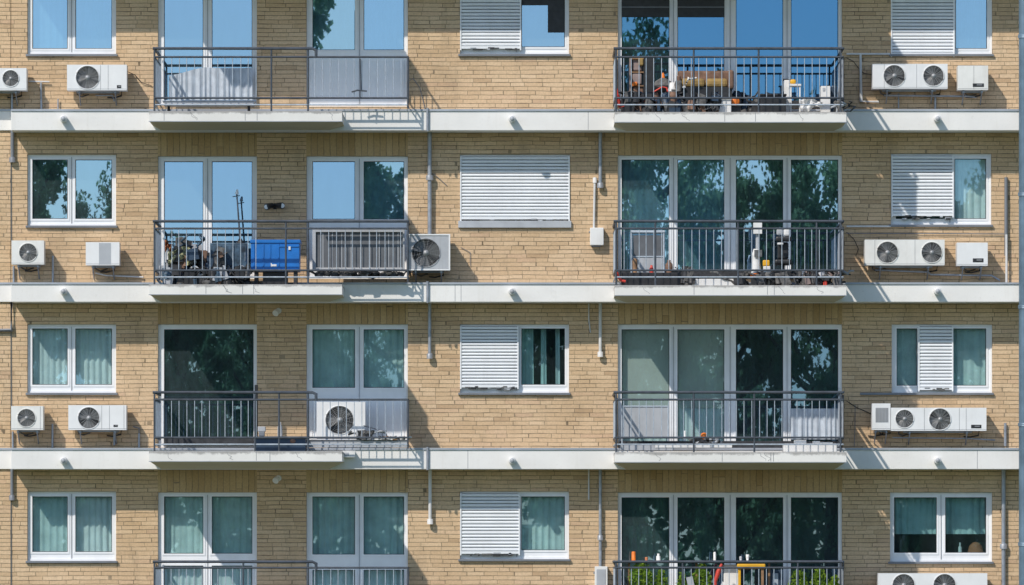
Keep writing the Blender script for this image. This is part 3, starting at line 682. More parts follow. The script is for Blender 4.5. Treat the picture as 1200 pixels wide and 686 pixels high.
ac('small square fan unit beside the grilled unit, second storey from top', 13.5, 282, 51.5, 310, [(33, 296, 10.5)], [], tone='pale', body='acy')
ac('small white unit with square grey vent grille and no fan', 100.5, 284, 140, 311, [], [116], grille=(116, 285, 130, 310))
ac('big grey silver fan unit hung at the end of the balcony railing', 477, 275, 527, 316.5, [(499, 296.5, 16.5)], [], dep=0.60, back=0.10, frame=True, body='acg')
ac('twin fan air conditioner under the shutter with a torn bottom slat, second storey', 1013.5, 281, 1107, 311, [(1040, 296, 12.5), (1092, 296, 12)], [1025, 1072], body='acy')
ac('fanless white box air conditioner of the second storey with black slot badge', 1121.5, 284.5, 1157.5, 311.5, [], [], disp=(1140, 303, 1152.5, 307.5))
ac('small square fan unit on the third storey left of the wider unit', 13, 476, 50.5, 504, [(31, 490, 10.5)], [47], tone='pale', body='acy')
ac('wide air conditioner on the third storey with raised middle panel', 80, 475, 148, 504, [(104, 490, 12.5)], [119, 128, 145], disp=(133, 498, 138, 500.5))
ac('white fan unit standing on the balcony against the white door panel', 371, 471, 428, 516, [(398, 492.5, 16.5)], [], dep=0.52, back=0.16, bracket=False)
r_ = ac('very long white air conditioner with two round fans and black badge at right', 1044, 478, 1156, 505, [(1060, 491, 10.5), (1101.5, 491.5, 13)], [1083, 1124, 1132], disp=(1138, 498, 1150, 502))
ac('small square hooded vent unit butted to the left end of the very long unit', 1022, 473, 1043.5, 504, [], [], grille=(1026, 478, 1041, 495))
ac('white twin fan air conditioner cut by the bottom edge of the photo', 1029, 672, 1157, 704, [(1059, 686, 13), (1107, 686, 13)], [])
# pipes that serve them (fixed to the wall)
for (a, b) in (((14, 107), (14, 128)), ((48, 97), (48.5, 128)), ((68, 116), (68, 128)), ((62, 300), (62, 331)), ((16, 312), (16, 331)), ((61.5, 497), (61.5, 525)), ((15, 506), (15, 525)), ((134, 506), (134, 522)), ((163, 508), (163, 525)), ((1096, 112), (1096, 128)), ((1053, 110), (1053, 127))):
    pipe('conduit', [(a[0], a[1], 0.05), (b[0], b[1], 0.05)], 0.019 if a[0] not in (68, 1053) else 0.012, M['galv'])
pipe('conduit', [(34, 95.5, 0.05), (58, 96, 0.05)], 0.012, M['pipew']); pipe('conduit', [(112, 112, 0.04), (132, 112, 0.04), (134, 119, 0.04)], 0.012, M['galv'])
pipe('conduit', [(1036, 112, 0.10), (1134, 113, 0.10), (1144, 114, 0.06)], 0.017, M['galv']); pipe('conduit', [(112, 320, 0.04), (124, 323, 0.04), (168, 325, 0.04)], 0.014, M['pipew'])
pipe('conduit', [(1026, 316.5, 0.08), (1060, 318, 0.08), (1088, 319, 0.08), (1091, 322, 0.08), (1162, 323, 0.08), (1172, 329, 0.08)], 0.016, M['galv'])
pipe('conduit', [(1046, 513, 0.08), (1135, 514, 0.08), (1166, 516, 0.08)], 0.013, M['galv']); pipe('conduit', [(156, 500, 0.03), (163, 502, 0.04), (163, 510, 0.05)], 0.010, M['sill'])

for pts, r_2, m_2 in (([(992, 68, .02), (1000, 72, .03), (1006, 80, .03), (1012, 86, .03), (1022, 88, .2)], 0.006, 'black'), ([(992, 272, .03), (1001, 281, .03), (1006, 292, .03), (1003, 300, .02)], 0.006, 'black'),
    ([(992, 470, .02), (1004, 478, .03), (1016, 483, .04), (1022, 486, .2)], 0.007, 'black'), ([(149, 84, .2), (158, 88, .03), (166, 97, .03), (178, 101, .02)], 0.006, 'black'), ([(1002, 474, .02), (1002, 500, .02), (1001, 524, .02)], 0.006, 'sill'),
    ([(540, 290, .02), (551, 296, .02), (551, 312, .02)], 0.005, 'sill'), ([(478, 96, .02), (484, 92, .02), (492, 103, .02), (498, 128, .02)], 0.006, 'sill'), ([(506, 203, .03), (513, 208, .02), (524, 218, .01)], 0.006, 'sill')):
    mb = MB(); mb.tube([P(*p) for p in pts], r_2, M[m_2], 6); mb.build('cable', bld)
def thing(name, mb, label, cat, group=None, bevel=0.0): 
    return tag(mb.build(name, None, bevel, base=True), label, cat, group)
# junction boxes, lamps
mb = MB(); mb.pbox(691.5, 267, 707.5, 287.5, 0.0, 0.14, M['white']); mb.pbox(693, 287.5, 704, 289.5, 0.02, 0.10, M['sill']); mb.pbox(690, 271, 691.5, 273, 0.03, 0.08, M['sill'])
thing('junction_box', mb, 'small white wall box at the foot of the pale conduit', 'junction box', bevel=0.012)
mb = MB(); mb.pbox(697, 664, 712, 706, 0.0, 0.14, M['white']); mb.pbox(699, 667, 710, 700, 0.13, 0.146, M['sill_light']); mb.pbox(695.5, 670, 697, 673, 0.03, 0.08, M['sill'])
thing('junction_box', mb, 'white meter box at the bottom edge under the lowest downpipe', 'junction box', bevel=0.010)
def lamp(px, py, lab, kind):
    c = P(px, py, 0.0); mb = MB(); mb.lathe((c.x, -0.001, c.z), [(0.05, 0), (0.05, 0.03), (0.03, 0.035)], M['white' if kind else 'black'], 14, 'y')
    if kind:
        mb.tube([(c.x, -0.03, c.z), (c.x - 0.03, -0.09, c.z - 0.02), (c.x - 0.05, -0.13, c.z - 0.05)], [0.025, 0.05, 0.055], M['white'], 12)
    else:
        for s_ in (-1, 1):
            mb.tube([(c.x, -0.04, c.z), (c.x + s_ * 0.06, -0.10, c.z + 0.01)], 0.014, M['black'], 8); mb.tube([(c.x + s_ * 0.04, -0.07, c.z + 0.01), (c.x + s_ * 0.13, -0.20, c.z - 0.01 + 0.01 * s_)], [0.045, 0.056], M['black'], 12)
            mb.lathe((c.x + s_ * 0.132, -0.204, c.z - 0.01 + 0.01 * s_), [(0.04, 0), (0.03, 0.004)], M['white'], 12, 'y')
    thing('wall_lamp', mb, lab, 'wall lamp')
lamp(322, 242, 'black twin spotlight on the brick between the balcony windows, above the blue box', False)
lamp(326.5, 364.5, 'small white wall spotlight under the balcony slab above the third storey', True)
lamp(326.5, 560.5, 'small white wall spotlight under the lowest balcony slab in view', True)

# ---------------------------------------------------------------- things on the balconies
def floorz(T): return WZ(T, BD) + 0.001
F1, F2, F3, F4 = floorz(130.5), floorz(333.5), floorz(529), floorz(726)
F1r, F2r, F3r, F4r = floorz(131.5), floorz(334.5), floorz(530), floorz(727)
def bx(mb, px0, py0, px1, py1, d0, d1, mat): mb.pbox(px0, py0, px1, py1, d0, d1, M[mat])
def drop(mb, px0, py0, px1, Zf, d0, d1, mat): mb.box(WX(px0, d1), WX(px1, d1), -d0, -d1, Zf, WZ(py0, d1), M[mat])

# second storey, left balcony
root = empty('storage_chest', (WX(322, 1.2), -0.9, F2)); tag(root, 'bright blue plastic storage chest on the junk filled balcony', 'storage chest')
mb = MB(); bx(mb, 294, 284, 351, 318, 0.7, 1.25, 'blue'); c = mb.build('box_body', root, bevel=0.01)
mb = MB(); bx(mb, 293, 281, 352, 285, 0.68, 1.27, 'blue'); mb.build('lid', root, bevel=0.008)
mb = MB()
for x_ in (297, 308, 316, 326): bx(mb, x_, 286, x_ + 1.2, 317, 1.25, 1.262, 'blue')
bx(mb, 327, 288, 350, 289.5, 1.25, 1.264, 'blue'); bx(mb, 327, 315, 350, 316.5, 1.25, 1.264, 'blue'); mb.build('rib', root)
mb = MB(); bx(mb, 317, 310, 324, 312.5, 1.25, 1.258, 'white'); bx(mb, 317, 308.6, 318.5, 313, 1.25, 1.2585, 'white'); mb.build('sticker', root)
mb = MB(); bx(mb, 338, 289, 340.5, 293, 1.25, 1.27, 'white'); mb.build('latch', root)
mb = MB(); 
for x_ in (298, 344): drop(mb, x_, 318.2, x_ + 4, F2, 0.75, 1.2, 'dark')
drop(mb, 308, 319, 337, F2, 0.8, 1.1, 'black'); mb.build('foot', root)

def heap(name, label, cat, px0, px1, pt, Zf, d0, d1, mats, n, seed, grp=None):
    """a pile of odd pieces pushed together: boxes, pans, tubes, cloth"""
    r = random.Random(seed); mb = MB()
    for i in range(n):
        x = r.uniform(px0, px1 - 3); w = r.uniform(3, 14); d = r.uniform(d0, d1); z0 = Zf + r.random() ** 1.5 * (WZ(pt, 1) - Zf) * 0.75; h = r.uniform(0.05, 0.3)
        h = min(h, WZ(pt, 1) - z0); m_ = M[r.choice(mats)]; xx0, xx1 = WX(x, d), WX(min(px1, x + w), d)
        if i < n * 0.35: z0 = Zf
        t = r.random()
        if t < 0.45:
            a = r.uniform(-0.4, 0.4); cx, cz = (xx0 + xx1) / 2, z0 + h / 2; hw = (xx1 - xx0) / 2; cs, sn = math.cos(a), math.sin(a); yy = -d
            v = []
            for sx in (-hw, hw):
                for sy in (-0.06, 0.06):
                    for sz in (-h / 2, h / 2): v.append((cx + sx * cs - sz * sn, yy + sy, max(Zf, cz + sx * sn + sz * cs)))
            mb.add(v, [(0, 1, 3, 2), (4, 6, 7, 5), (0, 4, 5, 1), (2, 3, 7, 6), (0, 2, 6, 4), (1, 5, 7, 3)], m_)
        elif t < 0.7: mb.lathe(((xx0 + xx1) / 2, -d, z0), [(0.05 * r.uniform(0.6, 1.4), 0), (0.08 * r.uniform(0.6, 1.3), h * 0.6), (0.05, h)], m_, 12)
        else:
            p = Vector(((xx0 + xx1) / 2, -d, z0 + 0.02)); pts = [p]
            for _ in range(5): p = p + Vector((r.uniform(-0.12, 0.12), r.uniform(-0.05, 0.05), r.uniform(-0.06, 0.12))); p.z = max(Zf + 0.015, min(WZ(pt, 1), p.z)); pts.append(p.copy())
            mb.tube(pts, r.uniform(0.008, 0.02), m_, 6)
    return thing(name, mb, label, cat, grp)
heap('junk_heap', 'tangled dark heap of scrap and pots in the left corner of the balcony', 'junk', 193, 240, 276, F2, 0.35, 1.2, ['black', 'grit', 'steelblue', 'acg', 'dark', 'black', 'navy'], 110, 3)
heap('scrap_pile', 'low strip of scrap and tubes along the railing foot before the blue chest', 'junk', 186, 292, 312, F2, 0.9, 1.45, ['grit', 'black', 'acg', 'dark', 'steelblue', 'black'], 90, 8)
def cloth(px0, py0, px1, py1, d, mat, name, label, cat, seed=1, sag=0.05):
    mb = MB(); r = random.Random(seed); n, m_ = 22, 14; vs = []
    for j in range(m_ + 1):
        for i in range(n + 1):
            u, v_ = i / n, j / m_; x = WX(px0 + (px1 - px0) * u, d); top = py0 + 3 * math.sin(u * 5 + seed); bot = py1 + 3.5 * math.sin(u * 7 + seed * 2)
            vs.append((x, -d - 0.04 * math.sin(u * 19 + v_ * 3 + seed) - 0.03 * math.sin(v_ * 9 + u * 4), WZ(top + (bot - top) * v_, d)))
    mb.add(vs, [(j * (n + 1) + i, j * (n + 1) + i + 1, (j + 1) * (n + 1) + i + 1, (j + 1) * (n + 1) + i) for j in range(m_) for i in range(n)], M[mat], True)
    return thing(name, mb, label, cat)
cloth(197, 292, 223, 308, 1.36, 'camo', 'camouflage_cloth', 'camouflage patterned cloth draped inside the balcony railing', 'cloth')
heap('scrap_pile', 'dense dark tangle of tubes, pots and tools at the rail left of the blue chest', 'junk', 196, 262, 290, F2, 0.95, 1.4, ['black', 'dark', 'steelblue', 'acg', 'black', 'grit', 'brown', 'navy', 'black'], 130, 19)
cloth(193, 284, 201, 294, 1.30, 'terracotta', 'rag', 'small rust orange rag caught on the scrap heap', 'rag', 4)
# steel blue cabinets behind bars
def cabinet(px0, py0, px1, Zf, d0, d1, mat, name, label, cat, lines=3, bevel=0.01):
    root = empty(name, (WX((px0 + px1) / 2, d1), -(d0 + d1) / 2, Zf)); tag(root, label, cat)
    mb = MB(); drop(mb, px0, py0, px1, Zf, d0, d1, mat); mb.build('carcass', root, bevel=bevel)
    zt = WZ(py0, d1); 
    for i in range(lines):
        a = px0 + (px1 - px0) * i / lines + 1; b = px0 + (px1 - px0) * (i + 1) / lines - 1
        mb = MB(); mb.box(WX(a, d1), WX(b, d1), -d1 - 0.002, -d1 - 0.014, Zf + 0.06, zt - 0.04, M[mat]); mb.box(WX(b - 2, d1), WX(b - 1.4, d1), -d1 - 0.014, -d1 - 0.03, zt - 0.3, zt - 0.16, M['bar']); mb.build('door', root, bevel=0.004)
    return root
cabinet(218, 296, 246, F2, 0.5, 0.85, 'black', 'equipment_case', 'black equipment case half buried in the scrap heap', 'case', 2)
cabinet(246, 285, 290, F2, 0.5, 0.95, 'steelblue', 'metal_cabinet', 'low worn steel blue cabinet behind the railing, left of the blue chest', 'cabinet', 3)
mb = MB(); a = P(281.5, 283, 0.8); b = P(277.5, 228, 0.8)
mb.tube([a, b], [0.016, 0.012], M['rail'], 8); mb.lathe((a.x, a.y, WZ(286, 0.8)), [(0.07, 0), (0.06, 0.03), (0.02, 0.09)], M['black'], 12); mb.tube([b, b + Vector((0.01, 0, 0.08))], [0.03, 0.015], M['white'], 8); mb.tube([b + Vector((-0.07, 0, -0.04)), b + Vector((0.05, 0, -0.02))], 0.008, M['rail'], 6)
thing('garden_pole', mb, 'thin dark pole with a white tip standing on the low steel cabinet', 'pole')
# grey slatted screen before the third door of that storey
root = empty('slatted_screen', (WX(418, 0.7), -0.7, WZ(318, 0.7))); tag(root, 'grey slatted privacy screen fixed behind the railing beside the silver fan unit', 'screen')
mb = MB(); bx(mb, 370, 271, 472, 314, 0.66, 0.68, 'screen'); mb.build('backing_sheet', root)
mb = MB(); mb.plate(WX(366, 0.72), WX(474, 0.72), WZ(317, 0.72), WZ(269, 0.72), [(WX(370, 0.72), WX(472, 0.72), WZ(314.5, 0.72), WZ(272, 0.72))], -0.72, -0.66, M['acg']); mb.build('frame', root)
for i, x_ in enumerate(fr(378, 466, 11)):
    mb = MB(); bx(mb, x_, 272, x_ + 1.0, 314.5, 0.681, 0.684, 'acg'); mb.build('slat', root)
heap('pipe_clutter', 'dark pipes and fittings lying below the grey slatted screen', 'junk', 366, 472, 318, WZ(326, 0.7), 0.65, 0.85, ['grit', 'black', 'black', 'dark'], 60, 12)

# top storey, right balcony
root = empty('shelf_unit', (WX(752, 0.8), -0.6, F1r)); tag(root, 'tall dark shelf crammed with brown bundles in the left balcony corner, top storey', 'shelf')
mb = MB(); drop(mb, 754, 66, 767, F1r, 0.3, 0.75, 'black'); mb.build('side_panel', root, bevel=0.006)
mb = MB(); 
for y_ in (68, 84, 100, 116): bx(mb, 739, y_, 755, y_ + 1.5, 0.3, 0.75, 'wood')
drop(mb, 738, 67, 740, F1r, 0.3, 0.75, 'mauve'); mb.build('shelf', root)
mb = MB(); bx(mb, 741, 69, 753, 83, 0.35, 0.7, 'mauve'); bx(mb, 748, 68, 754, 77, 0.68, 0.78, 'tan'); bx(mb, 741, 86, 752, 99, 0.35, 0.74, 'mauve'); bx(mb, 742, 101.6, 754, 115, 0.35, 0.72, 'brown')
bx(mb, 741, 96, 747, 101, 0.74, 0.78, 'orange'); mb.build('bundle', root, bevel=0.03)
root = empty('kettle_grill', (WX(779, 0.8), -0.8, F1r)); tag(root, 'dark round kettle grill with orange lid tip beside the shelf', 'grill')
c = P(777, 105, 0.8); mb = MB(); mb.lathe((c.x, c.y, c.z - 0.1), [(0.03, 0), (0.12, 0.04), (0.16, 0.12), (0.165, 0.15)], M['black'], 20); mb.build('bowl', root)
mb = MB(); mb.lathe((c.x, c.y, c.z + 0.055), [(0.165, 0), (0.13, 0.08), (0.05, 0.13), (0.02, 0.14)], M['grit'], 20); mb.lathe((c.x, c.y, c.z + 0.19), [(0.03, 0), (0.025, 0.06), (0.005, 0.09)], M['orange'], 10); mb.build('lid', root)
for a_ in (0.4, 2.5, 4.6):
    mb = MB(); mb.tube([(c.x + 0.1 * math.cos(a_), c.y + 0.1 * math.sin(a_), c.z - 0.06), (c.x + 0.17 * math.cos(a_), c.y + 0.17 * math.sin(a_), F1r)], 0.011, M['bar'], 6); mb.build('leg', root)
root = empty('garden_sofa', (WX(826, 0.9), -0.8, F1r)); tag(root, 'brown covered garden sofa with ochre seat cushions on the top storey', 'sofa')
mb = MB(); bx(mb, 794, 83, 858, 100, 0.45, 0.62, 'brown'); mb.build('backrest', root, bevel=0.04)
mb = MB(); bx(mb, 797, 92, 826, 102, 0.6, 0.98, 'tan'); bx(mb, 827, 92, 853, 102, 0.6, 0.98, 'tan'); mb.build('cushion', root, bevel=0.045)
for a_, b_ in ((793, 798), (853, 860)):
    mb = MB(); bx(mb, a_, 82 if a_ > 800 else 88, b_, 104, 0.5, 1.02, 'brown'); mb.build('armrest', root, bevel=0.035)
mb = MB(); drop(mb, 795, 102, 858, F1r, 0.5, 0.96, 'black'); mb.build('base', root)
heap('tool_pile', 'dark pile of tools and jars between grill and sofa', 'tools', 783, 800, 92, F1r, 0.7, 1.1, ['black', 'grit', 'acg', 'white', 'steelblue'], 40, 21)
mb = MB(); d = 1.3; pts = [(723, 104), (726, 126), (735, 124), (748, 123), (756, 118), (766, 108), (776, 102), (781, 103), (784, 112), (783, 124)]
mb.tube([P(x, y, d) for x, y in pts], 0.013, M['red'], 8); mb.tube([P(724, 112, d + .02), P(725.5, 124, d + .02)], 0.03, M['red'], 8); mb.tube([P(737, 112, d), P(739, 119, d), P(737, 126, d)], 0.014, M['red'], 8)
thing('garden_hose', mb, 'coral red hose looped through the lower rails at the left end', 'hose')
mb = MB(); drop(mb, 842, 116, 857, F1r, 1.0, 1.35, 'white'); bx(mb, 840, 114.5, 858, 117, 0.98, 1.38, 'white'); thing('appliance_box', mb, 'small white box with grey edge on the floor right of the sofa', 'box', bevel=0.015)
mb = MB(); c = P(862, 119, 1.3); mb.lathe((c.x, -1.22, c.z), [(0.055, 0), (0.07, 0.02), (0.07, 0.05), (0.04, 0.06)], M['orange'], 16, 'y'); mb.box(c.x - 0.09, c.x + 0.09, -1.0, -1.22, F1r, c.z + 0.085, M['black']); thing('heater', mb, 'black floor heater with round orange face beside the white box', 'heater')
mb = MB(); drop(mb, 891, 112, 921, F1r, 0.8, 1.3, 'black'); bx(mb, 890, 110, 922, 112.5, 0.78, 1.32, 'black'); thing('storage_crate', mb, 'low black crate on the floor in the right half of the top balcony', 'crate', bevel=0.012)
heap('shoe_row', 'row of dark shoes and pots along the door sill behind the black crate', 'shoes', 856, 922, 106, F1r, 0.5, 0.75, ['black', 'navy', 'dark', 'grit'], 34, 31)
root = empty('side_table', (WX(931, 0.9), -0.9, F1r)); tag(root, 'small white side table with a yellow cloth on top', 'table')
mb = MB(); bx(mb, 925, 98.5, 939, 101, 0.75, 1.05, 'white'); mb.build('tabletop', root, bevel=0.006)
for x_ in (926, 936.5):
    for dd in (0.78, 1.0): mb = MB(); drop(mb, x_, 101, x_ + 1.6, F1r, dd, dd + 0.03, 'white'); mb.build('leg', root)
mb = MB(); bx(mb, 926, 93, 933, 98.4, 0.82, 0.98, 'yellow'); thing('cleaning_cloth', mb, 'crumpled yellow cloth lying on the small white side table', 'cloth', bevel=0.03)
mb = MB(); drop(mb, 919, 94, 926, F1r, 0.55, 0.8, 'white'); bx(mb, 917, 92.5, 926, 94, 0.6, 0.78, 'black'); thing('laundry_bin', mb, 'narrow tall white bin with black lid at the door mullion', 'bin', bevel=0.012)
mb = MB(); drop(mb, 962, 101, 973, F1r, 0.7, 1.0, 'white'); bx(mb, 964, 103, 967, 107, 1.0, 1.01, 'acg'); thing('electric_cabinet', mb, 'upright white cabinet near the right end of the top balcony', 'cabinet', bevel=0.012)
cloth(938, 117, 964, 128, 1.25, 'white', 'dust_sheet', 'white sheet bunched on the floor right of the side table', 'sheet', 3)
mb = MB(); drop(mb, 974, 100, 981, F1r, 0.45, 0.7, 'navy'); thing('parasol_bag', mb, 'dark bag leaning in the right corner of the top balcony', 'bag', bevel=0.03)
heap('bracket_clutter', 'dark metal fittings heaped at the right corner post of the top balcony', 'fittings', 978, 987, 120, F1r, 1.1, 1.4, ['black', 'grit', 'acg'], 18, 77)
heap('scrap_row', 'dark odds and ends heaped along the rail foot before shelf and sofa', 'scraps', 728, 842, 110, F1r, 1.2, 1.45, ['black', 'dark', 'grit', 'brown', 'navy'], 110, 91)
# top storey left balcony: long pale tray
mb = MB(); bx(mb, 192, 119, 298, 124, 0.9, 1.2, 'sill_light'); bx(mb, 190, 117.5, 300, 119, 0.88, 1.22, 'bar'); drop(mb, 196, 124, 199, F1, .95, 1.1, 'dark'); drop(mb, 290, 124, 293, F1, .95, 1.1, 'dark'); thing('planter_trough', mb, 'long low grey planter trough on the top left balcony', 'planter', bevel=0.006)

mb = MB(); drop(mb, 728, 112, 792, F1r, 0.85, 1.15, 'black'); thing('low_trough', mb, 'low black trough on the floor under the shelf and the grill', 'trough', bevel=0.012)
# second storey, right balcony
root = empty('folding_lounger', (WX(757, 0.8), -0.6, F2r)); tag(root, 'grey folding garden chair standing folded before the left glass door', 'chair')
mb = MB(); bx(mb, 742, 276, 777, 300, 0.52, 0.54, 'screen'); mb.build('backrest', root); mb = MB(); bx(mb, 742, 302, 777, 322, 0.54, 0.56, 'acg'); mb.build('seat', root)
mb = MB()
for x_ in (740, 778): mb.tube([P(x_, 271, 0.55), (P(x_, 271, 0.55).x, -0.62, F2r)], 0.016, M['bar'], 8)
mb.tube([P(739, 272, 0.55), P(779, 272, 0.55)], 0.028, M['bar'], 8); mb.tube([P(740, 301, 0.56), P(778, 301, 0.56)], 0.012, M['bar'], 8); mb.build('frame', root)
def pot_thing(px, pt, Zf, d, r, mat, name, label, cat, prof=None):
    c = P(px, pt, d); h = c.z - Zf; mb = MB()
    prof = prof or [(0.75, 0), (1.0, 0.55), (0.95, 0.9), (0.4, 1.0)]
    mb.lathe((c.x, -d, Zf), [(r * a, h * b) for a, b in prof], M[mat], 18); return thing(name, mb, label, cat)
mb = MB(); drop(mb, 728, 319.5, 806, F2r, 0.85, 1.25, 'black'); thing('low_bench', mb, 'low black bench on the floor at the left of the second storey right balcony', 'bench', bevel=0.012)
B2Z = WZ(319.5, 1.25)
pot_thing(744, 303, B2Z, 1.0, 0.045, 'wood', 'paint_tin', 'tall brown tin standing at the left end of the second balcony', 'tin')
pot_thing(763.5, 311, B2Z, 1.1, 0.04, 'red', 'red_bottle', 'squat red bottle on the floor before the folded chair', 'bottle', [(0.9, 0), (1, .5), (0.5, .75), (.45, 1)])
pot_thing(784, 305, B2Z, 1.0, 0.065, 'brown', 'clay_jug', 'round dark brown jug with a narrow neck, second storey', 'jug', [(.6, 0), (1, .4), (.9, .7), (.4, .85), (.45, 1)])
pot_thing(886, 292, F2r, 1.0, 0.085, 'white', 'milk_churn', 'tall white canister with a dark cap and grey column above', 'canister', [(1.0, 0), (1.0, .35), (.8, .65), (.75, .8), (.85, .84), (.5, 1)])
mb = MB(); mb.tube([P(888, 293, 0.9), P(888, 262, 0.9)], 0.035, M['acg'], 12); bx(mb, 883, 261, 893, 274, 0.82, 0.98, 'white'); bx(mb, 884, 293, 893, 301, 0.86, 1.1, 'fan'); mb.tube([P(888, 293, .9), (P(888, 293, .9).x, -.9, F2r)], .03, M['acg'], 10); thing('shower_column', mb, 'pale standing fan column with a boxy head behind the white canister', 'standing fan')
mb = MB(); bx(mb, 894, 305, 902, 312, 1.0, 1.1, 'yellow'); drop(mb, 894.5, 312, 903, F2r, 1.0, 1.1, 'white'); thing('spray_bottle', mb, 'yellow topped white jerrycan next to the white canister', 'jerrycan', bevel=0.015)
mb = MB(); bx(mb, 879, 320.5, 889, 325, 1.25, 1.34, 'orange'); drop(mb, 880, 325, 888, F2r, 1.25, 1.33, 'black'); thing('orange_brick', mb, 'small bright orange block in front of the white canister', 'block', bevel=0.01)
root = empty('swivel_chair', (WX(916, 0.8), -0.8, F2r)); tag(root, 'black swivel chair with pale grey headrest by the right doors', 'chair')
mb = MB(); bx(mb, 910, 268, 918, 276, 0.72, 0.80, 'acg'); bx(mb, 918.5, 268, 926, 277, 0.72, 0.80, 'white'); mb.build('headrest', root, bevel=0.03)
mb = MB(); bx(mb, 909, 277, 928, 283, 0.7, 0.84, 'black'); bx(mb, 911, 284, 924, 304, 0.55, 0.7, 'black'); mb.build('backrest', root, bevel=0.03)
mb = MB(); bx(mb, 911, 284.5, 918, 287, 0.84, 0.9, 'white'); mb.build('armrest', root, bevel=0.01)
mb = MB(); bx(mb, 908, 304, 928, 310, 0.6, 1.1, 'black'); mb.build('seat', root, bevel=0.03)
c = P(918, 310, 0.85); mb = MB(); mb.tube([c, (c.x, c.y, F2r + 0.05)], 0.025, M['rail'], 8)
for i in range(5): t = i * 1.2566; mb.tube([(c.x, c.y, F2r + 0.06), (c.x + 0.2 * math.cos(t), c.y + 0.2 * math.sin(t), F2r + 0.02)], 0.015, M['black'], 6)
mb.build('base', root)
for lab, a_, b_, tp_, mats, n_, sd in (('dark clutter and a black cable coil by the left jug', 790, 812, 313, ['black', 'dark', 'grit'], 30, 5), ('brown and grey rubble along the rail foot at the right end of the second balcony', 930, 985, 318, ['grit', 'grit', 'mauve', 'acg', 'black', 'dark'], 60, 6), ('scattered black odds and ends under the white canister', 858, 925, 320, ['black', 'grit', 'dark'], 40, 14)):
    heap('clutter_pile', lab, 'clutter', a_, b_, tp_, F2r, 0.8, 1.35, mats, n_, sd)
mb = MB(); drop(mb, 808, 327, 862, F2r, 0.9, 1.3, 'white'); thing('foam_board', mb, 'flat white board lying on the floor of the second balcony', 'board', bevel=0.01)
mb = MB(); d = 1.38; mb.tube([P(x, y, d) for x, y in ((723, 319), (724, 324), (728, 329), (733, 330))], 0.022, M['red'], 8); thing('red_strap', mb, 'short red strap hooked on the lower rail at the left corner post', 'strap')
mb = MB(); c = P(967, 322, 1.3); mb.lathe((c.x, c.y, F2r), [(0.03, 0), (0.035, 0.08), (0.02, 0.12)], M['red'], 12); thing('red_candle', mb, 'little red pot at the right end of the second balcony', 'pot')
for i, (px, w_, m_) in enumerate(((944, 9, 'white'), (952, 6, 'terracotta'), (982, 5, 'white'))):
    mb = MB(); drop(mb, px - w_ / 2, 318 + i, px + w_ / 2, F2r, 1.1, 1.2, m_); thing('small_carton', mb, ['flat white carton among the rubble on the second balcony', 'terracotta coloured carton among the rubble on the second balcony', 'narrow white carton in the right corner of the second balcony'][i], 'carton', bevel=0.008)

# third storey
def hung(px0, px1, tops, pb, d, mat, name, label, cat, seed):
    mb = MB(); n = 150; vs = []; m_ = 6
    for j in range(m_ + 1):
        for i in range(n + 1):
            u = i / n; px = px0 + (px1 - px0) * u; k = u * (len(tops) - 1); a = int(min(k, len(tops) - 2)); t = tops[a] + (tops[a + 1] - tops[a]) * (k - a)
            vs.append((WX(px, d) , -d - 0.022 * math.sin(px * 0.9 + 1.4 * math.sin(px * .23 + seed)) * (0.35 + 0.65 * j / m_), WZ(t + (pb - t) * j / m_, d)))
    mb.add(vs, [(j * (n + 1) + i, j * (n + 1) + i + 1, (j + 1) * (n + 1) + i + 1, (j + 1) * (n + 1) + i) for j in range(m_) for i in range(n)], M[mat], True)
    return thing(name, mb, label, cat)
hung(198, 296, [89, 86, 82, 79, 80, 80, 80, 79.5], 118, 0.14, 'grey', 'cloth_drape', 'pale grey pleated cloth hung low across the top left balcony door', 'cloth', 1)
hung(927, 982, [479, 479], 515, 0.14, 'grey', 'cloth_drape', 'pale grey pleated cloth hung low before the rightmost pane of the third storey', 'cloth', 2)
mb = MB(); mb.tube([P(422, 69, 0.95), P(423, 107, 0.95)], 0.014, M['rail'], 6); mb.tube([P(412, 108, 0.95), P(419, 106, 0.95), P(430, 107, 0.95)], 0.014, M['rail'], 6); mb.tube([P(422, 107, .95), P(422, 115, .95)], .01, M['rail'], 6)
thing('hanging_hook', mb, 'dark metal hook hanging inside the bars before the white door panel, top storey', 'hook')
mb = MB(); drop(mb, 300, 514, 358, F3, 0.6, 1.1, 'navy'); bx(mb, 299, 511.5, 359, 514.5, 0.58, 1.12, 'steelblue'); thing('long_chest', mb, 'long low navy blue chest on the floor between the third storey doors', 'chest', bevel=0.01)
mb = MB(); c = P(343, 517, 1.15); mb.lathe((c.x, -1.105, c.z), [(0.035, 0), (0.03, 0.01)], M['brown'], 14, 'y', 1.4, 1); thing('brown_handle', mb, 'small brown oval knob on the front of the navy chest', 'knob')
mb = MB(); bx(mb, 302, 500, 311, 506, 0.75, 0.95, 'acg'); bx(mb, 303, 506, 310, 511.3, 0.8, 0.95, 'sill'); thing('tool_case', mb, 'little pale grey case lying on the navy chest', 'case', bevel=0.01)
mb = MB(); c = P(328, 500, 0.9); mb.lathe((c.x, c.y, WZ(511.5, 1.12)), [(0.04, 0), (0.04, 0.16), (0.02, 0.2), (0.02, 0.24)], M['acg'], 14); thing('gas_bottle', mb, 'slim grey bottle upright on the navy chest', 'bottle')
mb = MB(); drop(mb, 298.3, 451, 302, F3, 0.5, 0.62, 'black'); thing('folded_ladder', mb, 'tall narrow black board standing by the dark door jamb', 'board', bevel=0.004)
